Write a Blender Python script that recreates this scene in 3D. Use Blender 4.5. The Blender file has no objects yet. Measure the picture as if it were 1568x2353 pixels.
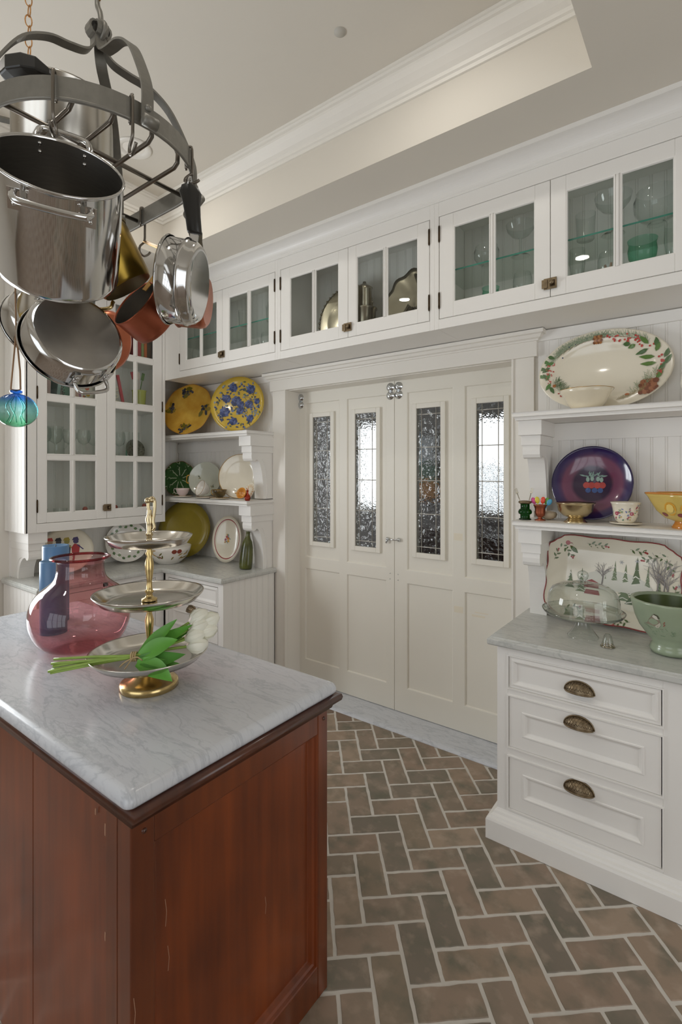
import bpy, math, random
from mathutils import Matrix, Vector
R = math.radians
PI = math.pi
sc = bpy.context.scene
col = sc.collection
random.seed(7)

# ------------------------------------------------------------------ camera
cd = bpy.data.cameras.new('camera'); cam = bpy.data.objects.new('camera', cd); col.objects.link(cam)
cam.location = (0, 0, 1.67); cam.rotation_euler = (R(90), 0, R(36.96))
cd.sensor_width = 36; cd.lens = 36 * 1151 / 2353; cd.shift_y = -(1176.5 - 1085) / 2353
cd.clip_start = 0.02; cd.clip_end = 100
sc.camera = cam

# ------------------------------------------------------------------ world, lights, exposure
wd = bpy.data.worlds.new('world'); sc.world = wd; wd.use_nodes = True
bg = wd.node_tree.nodes['Background']; bg.inputs[0].default_value = (0.92, 0.96, 1.0, 1); bg.inputs[1].default_value = 3.2
sc.view_settings.view_transform = 'Standard'; sc.view_settings.look = 'None'
sc.view_settings.exposure = -1.12; sc.view_settings.gamma = 1.0
sc.view_settings.use_curve_mapping = False
sc.cycles.diffuse_bounces = 8; sc.cycles.transparent_max_bounces = 24

def area(name, loc, rot, sx, sy, power, colr=(1, 1, 1)):
    d = bpy.data.lights.new(name, 'AREA'); d.shape = 'RECTANGLE'; d.size = sx; d.size_y = sy
    d.energy = power; d.color = colr
    o = bpy.data.objects.new(name, d); col.objects.link(o); o.location = loc; o.rotation_euler = rot
    return o
# daylight coming in at the left window and the garden doors behind the viewer
area('left_window_daylight', (-4.21, 0.42, 1.73), (0, R(-90), 0), 1.45, 1.15, 112, (0.93, 0.97, 1.0))
area('garden_door_daylight', (-1.0, -2.78, 1.45), (R(90), 0, 0), 2.9, 2.3, 28, (0.86, 0.93, 1.0))
area('hall_opening_daylight', (3.15, 0.2, 1.4), (0, R(90), 0), 2.2, 2.4, 26, (1.0, 0.97, 0.93))

for x in (-4.475, -2.425): area('far_window_daylight', (x, 6.75, 1.8), (R(-90), 0, 0), 1.05, 1.25, 8, (0.95, 0.98, 1.0))

# ------------------------------------------------------------------ materials
def lin(h):
    h = h.lstrip('#'); c = [int(h[i:i + 2], 16) / 255 for i in (0, 2, 4)]
    return tuple((x / 12.92 if x <= .04045 else ((x + .055) / 1.055) ** 2.4) for x in c) + (1,)
MATS = {}
def M(name, hexc, rough=.5, metal=0, noise=0, nscale=8, bump=0, bscale=60, coat=0, dark=None, trans=0, sss=0, spec=.5, stretch=None):
    if name in MATS: return MATS[name]
    m = bpy.data.materials.new(name); m.use_nodes = True; MATS[name] = m
    nt = m.node_tree; b = nt.nodes['Principled BSDF']
    c = lin(hexc); b.inputs['Base Color'].default_value = c
    b.inputs['Roughness'].default_value = rough; b.inputs['Metallic'].default_value = metal
    b.inputs['Specular IOR Level'].default_value = spec
    if coat: b.inputs['Coat Weight'].default_value = coat; b.inputs['Coat Roughness'].default_value = .08
    if sss: b.inputs['Subsurface Weight'].default_value = sss; b.inputs['Subsurface Radius'].default_value = (.01, .01, .01)
    m.diffuse_color = c
    if noise or bump:
        tc = nt.nodes.new('ShaderNodeTexCoord'); src = tc.outputs['Object']
        if stretch:
            mp = nt.nodes.new('ShaderNodeMapping'); mp.inputs['Scale'].default_value = stretch
            nt.links.new(src, mp.inputs[0]); src = mp.outputs[0]
    if noise:
        n = nt.nodes.new('ShaderNodeTexNoise'); n.inputs['Scale'].default_value = nscale; n.inputs['Detail'].default_value = 4
        nt.links.new(src, n.inputs['Vector'])
        mx = nt.nodes.new('ShaderNodeMix'); mx.data_type = 'RGBA'
        d = lin(dark) if dark else tuple(x * (1 - noise) for x in c[:3]) + (1,)
        mx.inputs[6].default_value = d; mx.inputs[7].default_value = c
        r = nt.nodes.new('ShaderNodeMapRange'); r.inputs[1].default_value = .3; r.inputs[2].default_value = .7
        nt.links.new(n.outputs[0], r.inputs[0]); nt.links.new(r.outputs[0], mx.inputs[0])
        nt.links.new(mx.outputs[2], b.inputs['Base Color'])
    if bump:
        n2 = nt.nodes.new('ShaderNodeTexNoise'); n2.inputs['Scale'].default_value = bscale; n2.inputs['Detail'].default_value = 3
        nt.links.new(src, n2.inputs['Vector'])
        bp = nt.nodes.new('ShaderNodeBump'); bp.inputs['Strength'].default_value = bump; bp.inputs['Distance'].default_value = .002
        nt.links.new(n2.outputs[0], bp.inputs['Height']); nt.links.new(bp.outputs[0], b.inputs['Normal'])
    return m

def glass(name, tint='#ffffff', edge=None, ior=1.45, rough=.01, bump=0, bscale=40, gain=1.0, zramp=None):
    """thin glass: clear film that tints what is behind it, with a Fresnel reflection"""
    if name in MATS: return MATS[name]
    m = bpy.data.materials.new(name); m.use_nodes = True; MATS[name] = m; nt = m.node_tree
    for n in list(nt.nodes):
        if n.type != 'OUTPUT_MATERIAL': nt.nodes.remove(n)
    out = [n for n in nt.nodes if n.type == 'OUTPUT_MATERIAL'][0]
    t = nt.nodes.new('ShaderNodeBsdfTransparent'); g = nt.nodes.new('ShaderNodeBsdfGlossy'); g.inputs['Roughness'].default_value = rough
    f0 = ((ior - 1) / (ior + 1)) ** 2                                  # Schlick reflectance, alike from both sides of the film
    fl = nt.nodes.new('ShaderNodeLayerWeight'); fl.inputs[0].default_value = .5
    p5 = nt.nodes.new('ShaderNodeMath'); p5.operation = 'POWER'; p5.inputs[1].default_value = 5; nt.links.new(fl.outputs['Facing'], p5.inputs[0])
    fr = nt.nodes.new('ShaderNodeMath'); fr.operation = 'MULTIPLY_ADD'; fr.inputs[1].default_value = 1 - f0; fr.inputs[2].default_value = f0; nt.links.new(p5.outputs[0], fr.inputs[0])
    mx = nt.nodes.new('ShaderNodeMixShader')
    lw = nt.nodes.new('ShaderNodeLayerWeight'); lw.inputs[0].default_value = .35
    cm = nt.nodes.new('ShaderNodeMix'); cm.data_type = 'RGBA'
    c = lin(tint); cm.inputs[6].default_value = c; cm.inputs[7].default_value = lin(edge) if edge else c
    nt.links.new(lw.outputs['Facing'], cm.inputs[0])
    src = cm.outputs[2]
    if zramp:
        tc = nt.nodes.new('ShaderNodeTexCoord'); sp = nt.nodes.new('ShaderNodeSeparateXYZ'); nt.links.new(tc.outputs['Object'], sp.inputs[0])
        mr = nt.nodes.new('ShaderNodeMapRange'); mr.inputs[1].default_value = zramp[0]; mr.inputs[2].default_value = zramp[1]
        nt.links.new(sp.outputs[2], mr.inputs[0])
        cr = nt.nodes.new('ShaderNodeValToRGB'); els = cr.color_ramp.elements
        for i, (p, hx) in enumerate(zramp[2]):
            e = els[i] if i < 2 else els.new(p)
            e.position = p; e.color = lin(hx)
        nt.links.new(mr.outputs[0], cr.inputs[0])
        m2 = nt.nodes.new('ShaderNodeMix'); m2.data_type = 'RGBA'; m2.blend_type = 'MULTIPLY'; m2.inputs[0].default_value = 1
        nt.links.new(cr.outputs[0], m2.inputs[6]); nt.links.new(src, m2.inputs[7]); src = m2.outputs[2]
    nt.links.new(src, t.inputs[0])
    fac = fr.outputs[0]
    if gain != 1:
        mu = nt.nodes.new('ShaderNodeMath'); mu.operation = 'MULTIPLY'; mu.use_clamp = True; mu.inputs[1].default_value = gain
        nt.links.new(fac, mu.inputs[0]); fac = mu.outputs[0]
    nt.links.new(fac, mx.inputs[0]); nt.links.new(t.outputs[0], mx.inputs[1]); nt.links.new(g.outputs[0], mx.inputs[2])
    nt.links.new(mx.outputs[0], out.inputs[0])
    if bump:
        tc = nt.nodes.new('ShaderNodeTexCoord'); n2 = nt.nodes.new('ShaderNodeTexNoise'); n2.inputs['Scale'].default_value = bscale
        nt.links.new(tc.outputs['Object'], n2.inputs['Vector'])
        bp = nt.nodes.new('ShaderNodeBump'); bp.inputs['Strength'].default_value = bump; bp.inputs['Distance'].default_value = .01
        nt.links.new(n2.outputs[0], bp.inputs['Height']); nt.links.new(bp.outputs[0], g.inputs['Normal']); nt.links.new(bp.outputs[0], fl.inputs['Normal'])
    m.diffuse_color = c
    return m

WHITE = M('white_paint', '#ebe7df', .42, noise=.02, nscale=3)
WHITE2 = M('white_cabinet_paint', '#edebe7', .38, noise=.015, nscale=4)
DOORP = M('cream_door_paint', '#e9e5da', .45, noise=.02, nscale=3)
CEIL = M('ceiling_paint', '#dcd6cb', .8, noise=.02, nscale=2)
WALLP = M('wall_paint', '#e4e0d8', .7, noise=.02, nscale=3)
BRONZE = M('aged_bronze', '#94836a', .42, 1, noise=.4, nscale=60, bump=.25, bscale=220)
HINGE = M('hinge_bronze', '#4a3c2c', .4, .9)
STEEL = M('polished_steel', '#c9c8c6', .10, 1)
BRUSHED = M('brushed_steel', '#aaa6a0', .36, 1, noise=.12, nscale=30, bump=.05, bscale=300, stretch=(1, 1, 12))
SILVER = M('tarnished_silver', '#b0a795', .22, 1, noise=.15, nscale=20)
IRON = M('wrought_iron', '#86837b', .5, .6, noise=.15, nscale=40, bump=.1, bscale=300)
RODM = M('rod_steel', '#7d776f', .3, 1)
COPPER = M('copper', '#c9785a', .28, 1, noise=.25, nscale=12)
COPPERD = M('copper_dull', '#b5694f', .38, 1, noise=.25, nscale=14)
BRASS = M('brass', '#d2b982', .22, 1, noise=.1, nscale=20)
BRASSD = M('brass_pail', '#9a7f38', .28, 1, noise=.25, nscale=10)
BRASSW = M('pale_brass', '#d2c19c', .22, 1)
BLACKP = M('black_plastic', '#22211f', .35)
OLIVE = M('olive_plastic', '#4d4636', .45)
CLEAR = glass('clear_glass', '#fbfdfc', '#e4eae7', gain=1.8)
PANE = glass('window_pane', '#fafcfb', ior=1.3)
GSHELF = glass('green_edge_glass', '#fbfdfc', '#f2f8f5')
GSEDGE = M('glass_shelf_edge', '#3f8a78', .15)
GREENG = glass('emerald_glass', '#c4eedd', '#7ccfb0')
DKGREENG = glass('dark_green_glass', '#1f8a48', '#0f5a2c')
CREAM = M('cream_china', '#e9e2d0', .12, coat=.6)
CHINA = M('white_china', '#ece8e0', .12, coat=.6)
GOLDR = M('gold_rim', '#b98b3a', .25, 1)
TWINE = M('jute_twine', '#9a7a5c', .9, bump=.4, bscale=300)

def marble(name, base='#d3d3d2', vein='#8f949b', scale=3.2):
    m = bpy.data.materials.new(name); m.use_nodes = True; nt = m.node_tree; b = nt.nodes['Principled BSDF']
    tc = nt.nodes.new('ShaderNodeTexCoord'); mp = nt.nodes.new('ShaderNodeMapping'); mp.inputs['Rotation'].default_value = (0, 0, R(38)); mp.inputs['Scale'].default_value = (1, 4.0, 1)
    nt.links.new(tc.outputs['Object'], mp.inputs[0])
    def vein_n(s, w, dist):
        n = nt.nodes.new('ShaderNodeTexNoise'); n.inputs['Scale'].default_value = s; n.inputs['Detail'].default_value = 8; n.inputs['Roughness'].default_value = .6; n.inputs['Distortion'].default_value = dist
        nt.links.new(mp.outputs[0], n.inputs['Vector'])
        a = nt.nodes.new('ShaderNodeMath'); a.operation = 'SUBTRACT'; a.inputs[1].default_value = .5; nt.links.new(n.outputs[0], a.inputs[0])
        c = nt.nodes.new('ShaderNodeMath'); c.operation = 'ABSOLUTE'; nt.links.new(a.outputs[0], c.inputs[0])
        r = nt.nodes.new('ShaderNodeMapRange'); r.inputs[1].default_value = 0; r.inputs[2].default_value = w; r.inputs[3].default_value = 1; r.inputs[4].default_value = 0
        nt.links.new(c.outputs[0], r.inputs[0]); return r.outputs[0]
    v1 = vein_n(scale, .03, .5); v2 = vein_n(scale * 2.7, .035, .4)
    n3 = nt.nodes.new('ShaderNodeTexNoise'); n3.inputs['Scale'].default_value = 2.0; nt.links.new(mp.outputs[0], n3.inputs['Vector'])
    mu = nt.nodes.new('ShaderNodeMath'); mu.operation = 'MULTIPLY'; nt.links.new(v2, mu.inputs[0]); nt.links.new(n3.outputs[0], mu.inputs[1])
    mxx = nt.nodes.new('ShaderNodeMath'); mxx.operation = 'MAXIMUM'; nt.links.new(v1, mxx.inputs[0]); nt.links.new(mu.outputs[0], mxx.inputs[1])
    sc_ = nt.nodes.new('ShaderNodeMath'); sc_.operation = 'MULTIPLY'; sc_.inputs[1].default_value = .34; nt.links.new(mxx.outputs[0], sc_.inputs[0])
    mx = nt.nodes.new('ShaderNodeMix'); mx.data_type = 'RGBA'; mx.inputs[6].default_value = lin(base); mx.inputs[7].default_value = lin(vein)
    nt.links.new(sc_.outputs[0], mx.inputs[0]); nt.links.new(mx.outputs[2], b.inputs['Base Color'])
    b.inputs['Roughness'].default_value = .22
    m.diffuse_color = lin(base); return m
MARBLE = marble('carrara_marble', '#cbced4', '#858c98'); MARBLE2 = marble('grey_marble', '#c4c5c1', '#8b8f8e', 4.0)

def wood(name, a, b_, rough=.3, coat=.35):
    m = bpy.data.materials.new(name); m.use_nodes = True; nt = m.node_tree; b = nt.nodes['Principled BSDF']
    tc = nt.nodes.new('ShaderNodeTexCoord'); mp = nt.nodes.new('ShaderNodeMapping'); mp.inputs['Scale'].default_value = (14, 14, .9)
    nt.links.new(tc.outputs['Object'], mp.inputs[0])
    n = nt.nodes.new('ShaderNodeTexNoise'); n.inputs['Scale'].default_value = 2.2; n.inputs['Detail'].default_value = 6; nt.links.new(mp.outputs[0], n.inputs['Vector'])
    n2 = nt.nodes.new('ShaderNodeTexNoise'); n2.inputs['Scale'].default_value = 3; nt.links.new(tc.outputs['Object'], n2.inputs['Vector'])
    ad = nt.nodes.new('ShaderNodeMix'); ad.data_type = 'FLOAT'; ad.inputs[0].default_value = .55; nt.links.new(n.outputs[0], ad.inputs[2]); nt.links.new(n2.outputs[0], ad.inputs[3])
    r = nt.nodes.new('ShaderNodeMapRange'); r.inputs[1].default_value = .3; r.inputs[2].default_value = .7; nt.links.new(ad.outputs[0], r.inputs[0])
    mx = nt.nodes.new('ShaderNodeMix'); mx.data_type = 'RGBA'; mx.inputs[6].default_value = lin(a); mx.inputs[7].default_value = lin(b_)
    nt.links.new(r.outputs[0], mx.inputs[0]); nt.links.new(mx.outputs[2], b.inputs['Base Color'])
    b.inputs['Roughness'].default_value = rough; b.inputs['Coat Weight'].default_value = coat; b.inputs['Coat Roughness'].default_value = .15
    m.diffuse_color = lin(b_); return m
CHERRY = wood('cherry_wood', '#52220c', '#8a4016'); CHERRYD = wood('cherry_molding', '#351a10', '#5c3220')
CHERRYF = wood('cherry_frame', '#4c200d', '#7e3d17')

def brickmat():
    m = bpy.data.materials.new('brick_tile'); m.use_nodes = True; nt = m.node_tree; b = nt.nodes['Principled BSDF']
    oi = nt.nodes.new('ShaderNodeObjectInfo'); cr = nt.nodes.new('ShaderNodeValToRGB')
    cols = ['#948170', '#8a7b69', '#9a8673', '#807567', '#907f6f', '#877969', '#a08d7a', '#7b7164', '#937f6e']
    els = cr.color_ramp.elements; cr.color_ramp.interpolation = 'CONSTANT'
    for i, h in enumerate(cols):
        e = els[i] if i < 2 else els.new(i / len(cols))
        e.position = i / len(cols); e.color = lin(h)
    nt.links.new(oi.outputs['Random'], cr.inputs[0])
    geo = nt.nodes.new('ShaderNodeNewGeometry')
    n = nt.nodes.new('ShaderNodeTexNoise'); n.inputs['Scale'].default_value = 9; n.inputs['Detail'].default_value = 6; nt.links.new(geo.outputs['Position'], n.inputs['Vector'])
    r = nt.nodes.new('ShaderNodeMapRange'); r.inputs[1].default_value = .45; r.inputs[2].default_value = .75; nt.links.new(n.outputs[0], r.inputs[0])
    mx = nt.nodes.new('ShaderNodeMix'); mx.data_type = 'RGBA'; mx.inputs[7].default_value = lin('#6b6859'); nt.links.new(r.outputs[0], mx.inputs[0]); nt.links.new(cr.outputs[0], mx.inputs[6])
    n2 = nt.nodes.new('ShaderNodeTexNoise'); n2.inputs['Scale'].default_value = 14; n2.inputs['Detail'].default_value = 5; nt.links.new(geo.outputs['Position'], n2.inputs['Vector'])
    r2 = nt.nodes.new('ShaderNodeMapRange'); r2.inputs[1].default_value = .52; r2.inputs[2].default_value = .75; r2.inputs[4].default_value = .55; nt.links.new(n2.outputs[0], r2.inputs[0])
    mx2 = nt.nodes.new('ShaderNodeMix'); mx2.data_type = 'RGBA'; mx2.inputs[7].default_value = lin('#b8a492'); nt.links.new(r2.outputs[0], mx2.inputs[0]); nt.links.new(mx.outputs[2], mx2.inputs[6])
    nt.links.new(mx2.outputs[2], b.inputs['Base Color']); b.inputs['Roughness'].default_value = .55
    bp = nt.nodes.new('ShaderNodeBump'); bp.inputs['Strength'].default_value = .3; bp.inputs['Distance'].default_value = .003
    nt.links.new(n2.outputs[0], bp.inputs['Height']); nt.links.new(bp.outputs[0], b.inputs['Normal'])
    m.diffuse_color = lin('#8a7463'); return m
BRICK = brickmat(); GROUT = M('grout', '#d2cdc5', .9, noise=.08, nscale=30)

# ------------------------------------------------------------------ mesh helpers
class MB:
    def __init__(s): s.v = []; s.f = []; s.m = []; s.sm = []; s.cur = 0; s.smooth = False; s.T = None
    def vert(s, p):
        p = Vector(p)
        if s.T is not None: p = s.T @ p
        s.v.append(tuple(p)); return len(s.v) - 1
    def face(s, idx): s.f.append(tuple(idx)); s.m.append(s.cur); s.sm.append(s.smooth)
    def poly(s, pts): s.face([s.vert(p) for p in pts]); return s
    def box(s, x0, x1, y0, y1, z0, z1):
        b = [s.vert(p) for p in ((x0, y0, z0), (x1, y0, z0), (x1, y1, z0), (x0, y1, z0), (x0, y0, z1), (x1, y0, z1), (x1, y1, z1), (x0, y1, z1))]
        for q in ((0, 3, 2, 1), (4, 5, 6, 7), (0, 1, 5, 4), (1, 2, 6, 5), (2, 3, 7, 6), (3, 0, 4, 7)): s.face([b[i] for i in q])
        return s
    def loft(s, rings, closed=True, cap0=False, cap1=False, loop=False):
        ids = [[s.vert(p) for p in r] for r in rings]; n = len(ids[0])
        last = len(ids) if loop else len(ids) - 1
        for i in range(last):
            a, b = ids[i], ids[(i + 1) % len(ids)]
            for j in range(n if closed else n - 1):
                k = (j + 1) % n; s.face((a[j], a[k], b[k], b[j]))
        if cap0: s.face(ids[0][::-1])
        if cap1: s.face(ids[-1])
        return s
    def lathe(s, prof, seg=32, o=(0, 0, 0), ex=1, ey=1, cap0=False, cap1=False, wav=None):
        s.smooth = True; rings = []
        for (r, z) in prof:
            ring = []
            for i in range(seg):
                a = 2 * PI * i / seg; k = wav(a, r, z) if wav else 1
                ring.append((o[0] + r * k * ex * math.cos(a), o[1] + r * k * ey * math.sin(a), o[2] + z))
            rings.append(ring)
        s.loft(rings, True, cap0, cap1); s.smooth = False; return s
    def tube(s, pts, r, seg=8, closed=False, caps=True):
        pts = [Vector(p) for p in pts]; n = len(pts); rings = []; s.smooth = True
        up = Vector((0, 0, 1)); prev = None
        for i, p in enumerate(pts):
            if closed: t = pts[(i + 1) % n] - pts[i - 1]
            else: t = pts[min(i + 1, n - 1)] - pts[max(i - 1, 0)]
            t.normalize()
            if prev is None:
                a = t.orthogonal().normalized()
            else:
                a = prev - t * prev.dot(t)
                a = a.normalized() if a.length > 1e-6 else t.orthogonal().normalized()
            prev = a; b = t.cross(a); rr = r[i] if isinstance(r, (list, tuple)) else r
            rings.append([p + a * math.cos(2 * PI * j / seg) * rr + b * math.sin(2 * PI * j / seg) * rr for j in range(seg)])
        s.loft(rings, True, caps and not closed, caps and not closed, closed); s.smooth = False; return s
    def strap(s, pts, side, w, t, closed=False):
        """flat bar: swept rectangle, width w along vector(s) side, thickness t"""
        pts = [Vector(p) for p in pts]; n = len(pts); rings = []
        for i, p in enumerate(pts):
            if closed: d = pts[(i + 1) % n] - pts[i - 1]
            else: d = pts[min(i + 1, n - 1)] - pts[max(i - 1, 0)]
            d.normalize(); sd = Vector(side[i] if isinstance(side, list) else side); sd = (sd - d * sd.dot(d)).normalized(); nn = d.cross(sd)
            rings.append([p + sd * w / 2 + nn * t / 2, p - sd * w / 2 + nn * t / 2, p - sd * w / 2 - nn * t / 2, p + sd * w / 2 - nn * t / 2])
        return s.loft(rings, True, not closed, not closed, closed)
    def prism(s, poly, f0, f1):
        """poly: 2d points; f0, f1: maps to 3d for the two ends"""
        a = [s.vert(f0(*p)) for p in poly]; b = [s.vert(f1(*p)) for p in poly]; n = len(poly)
        s.face(a[::-1]); s.face(b)
        for i in range(n): k = (i + 1) % n; s.face((a[i], a[k], b[k], b[i]))
        return s
    def ball(s, c, r, seg=12, rings=8, sz=1):
        pr = [(max(r * math.sin(PI * i / rings), 1e-5), -r * sz * math.cos(PI * i / rings)) for i in range(rings + 1)]
        return s.lathe(pr, seg, c)
    def build(s, name, mat, parent=None, bevel=0, sub=0):
        me = bpy.data.meshes.new(name); me.from_pydata(s.v, [], s.f)
        mats = mat if isinstance(mat, (list, tuple)) else [mat]
        for mm in mats: me.materials.append(mm)
        me.polygons.foreach_set('material_index', s.m); me.polygons.foreach_set('use_smooth', s.sm); me.update()
        o = bpy.data.objects.new(name, me); col.objects.link(o)
        if parent: o.parent = parent
        if bevel:
            md = o.modifiers.new('bevel', 'BEVEL'); md.width = bevel; md.segments = 2; md.limit_method = 'ANGLE'; md.angle_limit = R(50)
        if sub:
            md = o.modifiers.new('sub', 'SUBSURF'); md.levels = sub; md.render_levels = sub
        return o

def tag(o, label, cat=None, group=None, kind=None):
    o['label'] = label
    if cat: o['category'] = cat
    if group: o['group'] = group
    if kind: o['kind'] = kind
    return o
def empty(name, loc=(0, 0, 0), rot=(0, 0, 0)):
    o = bpy.data.objects.new(name, None); col.objects.link(o); o.location = loc; o.rotation_euler = rot; o.empty_display_size = .05
    return o
def struct(o, label=None, cat=None):
    o['kind'] = 'structure'
    if label: o['label'] = label
    o['category'] = cat or o.name.split('_')[0].split('.')[0]
    return o
def copyobj(o, parent=None, **kw):
    c = o.copy(); col.objects.link(c)
    if parent is not None: c.parent = parent
    for k, v in kw.items(): setattr(c, k, v)
    return c
def copytree(o, parent=None):
    c = o.copy(); col.objects.link(c); c.parent = parent
    for ch in o.children: copytree(ch, c)
    return c
def bez(p0, p1, p2, p3, n=10):
    p0, p1, p2, p3 = map(Vector, (p0, p1, p2, p3)); return [((1 - t) ** 3) * p0 + 3 * (1 - t) ** 2 * t * p1 + 3 * (1 - t) * t * t * p2 + t ** 3 * p3 for t in [i / n for i in range(n + 1)]]
def spline(pts, n=8):
    """Catmull-Rom through the points"""
    P = [Vector(p) for p in pts]; P = [P[0] * 2 - P[1]] + P + [P[-1] * 2 - P[-2]]; out = []
    for i in range(1, len(P) - 2):
        a, b, c, d = P[i - 1:i + 3]
        for k in range(n):
            t = k / n
            out.append(.5 * ((2 * b) + (-a + c) * t + (2 * a - 5 * b + 4 * c - d) * t * t + (-a + 3 * b - 3 * c + d) * t ** 3))
    out.append(P[-2]); return out

# ================================================================== THE SETTING
YW = 2.86      # door wall face
XL = -4.07     # left wall face
YD = 3.00      # door face
CZ = 0.92      # counter height
IZ = 0.99      # island height

# ---- floor: grout bed and herringbone bricks
floor = struct(MB().box(XL, 3.0, -2.6, 3.0, -.08, -.0025).build('floor', GROUT), 'grey grout bed under herringbone brick tiles', 'floor')
BW = .116; ang = R(41.5)
U = Vector((math.cos(ang), math.sin(ang))); V = Vector((math.sin(ang), -math.cos(ang))); O2 = Vector((-.772, 1.924))
def brick_mesh(seed):
    rnd = random.Random(seed); L, W = 2 * BW - .0125, BW - .0125; pts = []
    def side(a, b, n):
        for i in range(n):
            t = i / n; p = Vector(a).lerp(Vector(b), t)
            k = rnd.uniform(-.0022, .0016) if i else -.001
            d = Vector((b[1] - a[1], a[0] - b[0])).normalized(); pts.append((p.x + d.x * k, p.y + d.y * k))
    c = [(-L / 2, -W / 2), (L / 2, -W / 2), (L / 2, W / 2), (-L / 2, W / 2)]
    for i in range(4): side(c[i], c[(i + 1) % 4], 7 if i % 2 == 0 else 4)
    mb = MB(); lo = [(x, y, -.03) for x, y in pts]; mi = [(x, y, -.0025) for x, y in pts]; hi = [(x * .985, y * .97, 0) for x, y in pts]
    mb.loft([lo, mi, hi], True, False, True); return mb
bmesh_ = []
for s in range(8):
    o = brick_mesh(s).build('brick', BRICK); bmesh_.append(o.data); bpy.data.objects.remove(o)
spots = []
for k in range(-60, 60):
    for j in range(-20, 20):
        for hv in (0, 1):
            u0, v0 = (-k + 4 * j) * BW, k * BW
            cu, cv = (u0 + BW, v0 + BW / 2) if hv == 0 else (u0 + 2.5 * BW, v0 + BW)
            p = O2 + U * cu + V * cv
            if XL + .12 < p.x < 2.9 and -2.5 < p.y < 2.86: spots.append(((p - Vector((-.8, 1.85))).length + max(0, p.y - 2.6), p.x, p.y, ang if hv == 0 else ang + PI / 2))
spots.sort(); rest = MB()
rb = random.Random(3)
for i, (d, x, y, a) in enumerate(spots):
    if i < 300:
        o = bpy.data.objects.new('brick', bmesh_[rb.randrange(8)]); col.objects.link(o); o.parent = floor
        o.location = (x, y, rb.uniform(-.0012, .0008)); o.rotation_euler = (0, 0, a + (PI if rb.random() < .5 else 0))
    else:
        me = bmesh_[rb.randrange(8)]; T = Matrix.Translation((x, y, 0)) @ Matrix.Rotation(a, 4, 'Z'); b0 = len(rest.v)
        rest.v += [tuple(T @ v.co) for v in me.vertices]
        for p in me.polygons: rest.f.append(tuple(b0 + q for q in p.vertices)); rest.m.append(0); rest.sm.append(False)
o = rest.build('brick_field', M('brick_far', '#84705f', .6, noise=.25, nscale=6), floor); o['kind'] = 'stuff'

# ---- walls
OX0, OX1, OZ = -2.67, -.929, 2.305
wall_back = struct(MB().box(XL, OX0, YW, YW + .2, 0, 3.5).box(OX1, 3.0, YW, YW + .2, 0, 3.5).box(OX0, OX1, YW, YW + .2, OZ, 3.5).build('wall_back', WALLP), 'white panelled wall with double doors and shelves', 'wall')
WY0, WY1, WZ0, WZ1 = -.17, 1.0, 1.0, 2.46
wall_left = struct(MB().box(XL - .2, XL, -2.6, WY0, 0, 3.6).box(XL - .2, XL, WY1, YW + .2, 0, 3.6).box(XL - .2, XL, WY0, WY1, 0, WZ0).box(XL - .2, XL, WY0, WY1, WZ1, 3.6).build('wall_left', WALLP), 'pale wall with tall glass cabinet', 'wall')
GX0, GX1 = -2.5, .5
wall_front = struct(MB().box(XL - .2, GX0, -2.8, -2.6, 0, 3.6).box(GX1, 3.2, -2.8, -2.6, 0, 3.6).box(GX0, GX1, -2.8, -2.6, 2.65, 3.6).build('wall_front', WALLP), 'pale wall with garden doors behind the viewer', 'wall')
wall_right = struct(MB().box(3.0, 3.2, -2.8, -1.0, 0, 3.6).box(3.0, 3.2, 1.4, YW + .2, 0, 3.6).box(3.0, 3.2, -1.0, 1.4, 2.75, 3.6).build('wall_right', WALLP), 'pale wall with a wide opening', 'wall')
# left window frame
def window(name, n, x, y0, y1, z0, z1):
    mb = MB(); t = .05
    mb.box(x - .12, x + .02, y0 - .11, y0, z0 - .1, z1 + .12).box(x - .12, x + .02, y1, y1 + .11, z0 - .1, z1 + .12).box(x - .12, x + .02, y0, y1, z1, z1 + .12).box(x - .12, x + .05, y0, y1, z0 - .05, z0)
    ym = (y0 + y1) / 2; mb.box(x - .1, x - .06, ym - .02, ym + .02, z0, z1)
    return struct(mb.build(f'window_{n}', WHITE), name, 'window')
window('white framed window over the left counter', 1, XL, WY0, WY1, WZ0, WZ1)
mb = MB()
for i in range(5):
    x = GX0 + (GX1 - GX0) * i / 4; mb.box(x - .04, x + .04, -2.72, -2.66, 0, 2.65)
mb.box(GX0, GX1, -2.72, -2.66, 0, .2).box(GX0, GX1, -2.72, -2.66, 2.55, 2.65).box(GX0, GX1, -2.72, -2.66, 1.3, 1.33)
struct(mb.build('window_2', WHITE), 'white framed garden doors behind the viewer', 'window')

# ---- ceiling: soffit with a raised tray
TX0, TX1, TY0, TY1, ZS, ZC = -3.19, -.385, -1.4, 2.11, 3.22, 3.565
mb = MB()
mb.box(XL - .1, TX0, -2.7, YW + .1, ZS, ZC).box(TX1, 3.1, -2.7, YW + .1, ZS, ZC).box(TX0, TX1, TY1, YW + .1, ZS, ZC).box(TX0, TX1, -2.7, TY0, ZS, ZC).box(XL - .1, 3.1, -2.7, YW + .1, ZC, ZC + .05)
struct(mb.build('ceiling', CEIL), 'white tray ceiling with a lower soffit around it', 'ceiling')
prof = [(0, 3.445), (.010, 3.445), (.012, 3.46), (.022, 3.464), (.026, 3.478), (.045, 3.49), (.07, 3.51), (.085, 3.53), (.088, 3.54), (.10, 3.543), (.104, 3.553), (.112, 3.555), (.114, ZC)]
mb = MB(); rings = [[(TX0 + d, TY0 + d, z), (TX1 - d, TY0 + d, z), (TX1 - d, TY1 - d, z), (TX0 + d, TY1 - d, z)] for d, z in prof]
mb.loft(rings, True); struct(mb.build('trim_1', WHITE), 'stepped crown moulding inside the tray ceiling', 'crown moulding')
YF = 2.48; XF = -3.72
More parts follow.
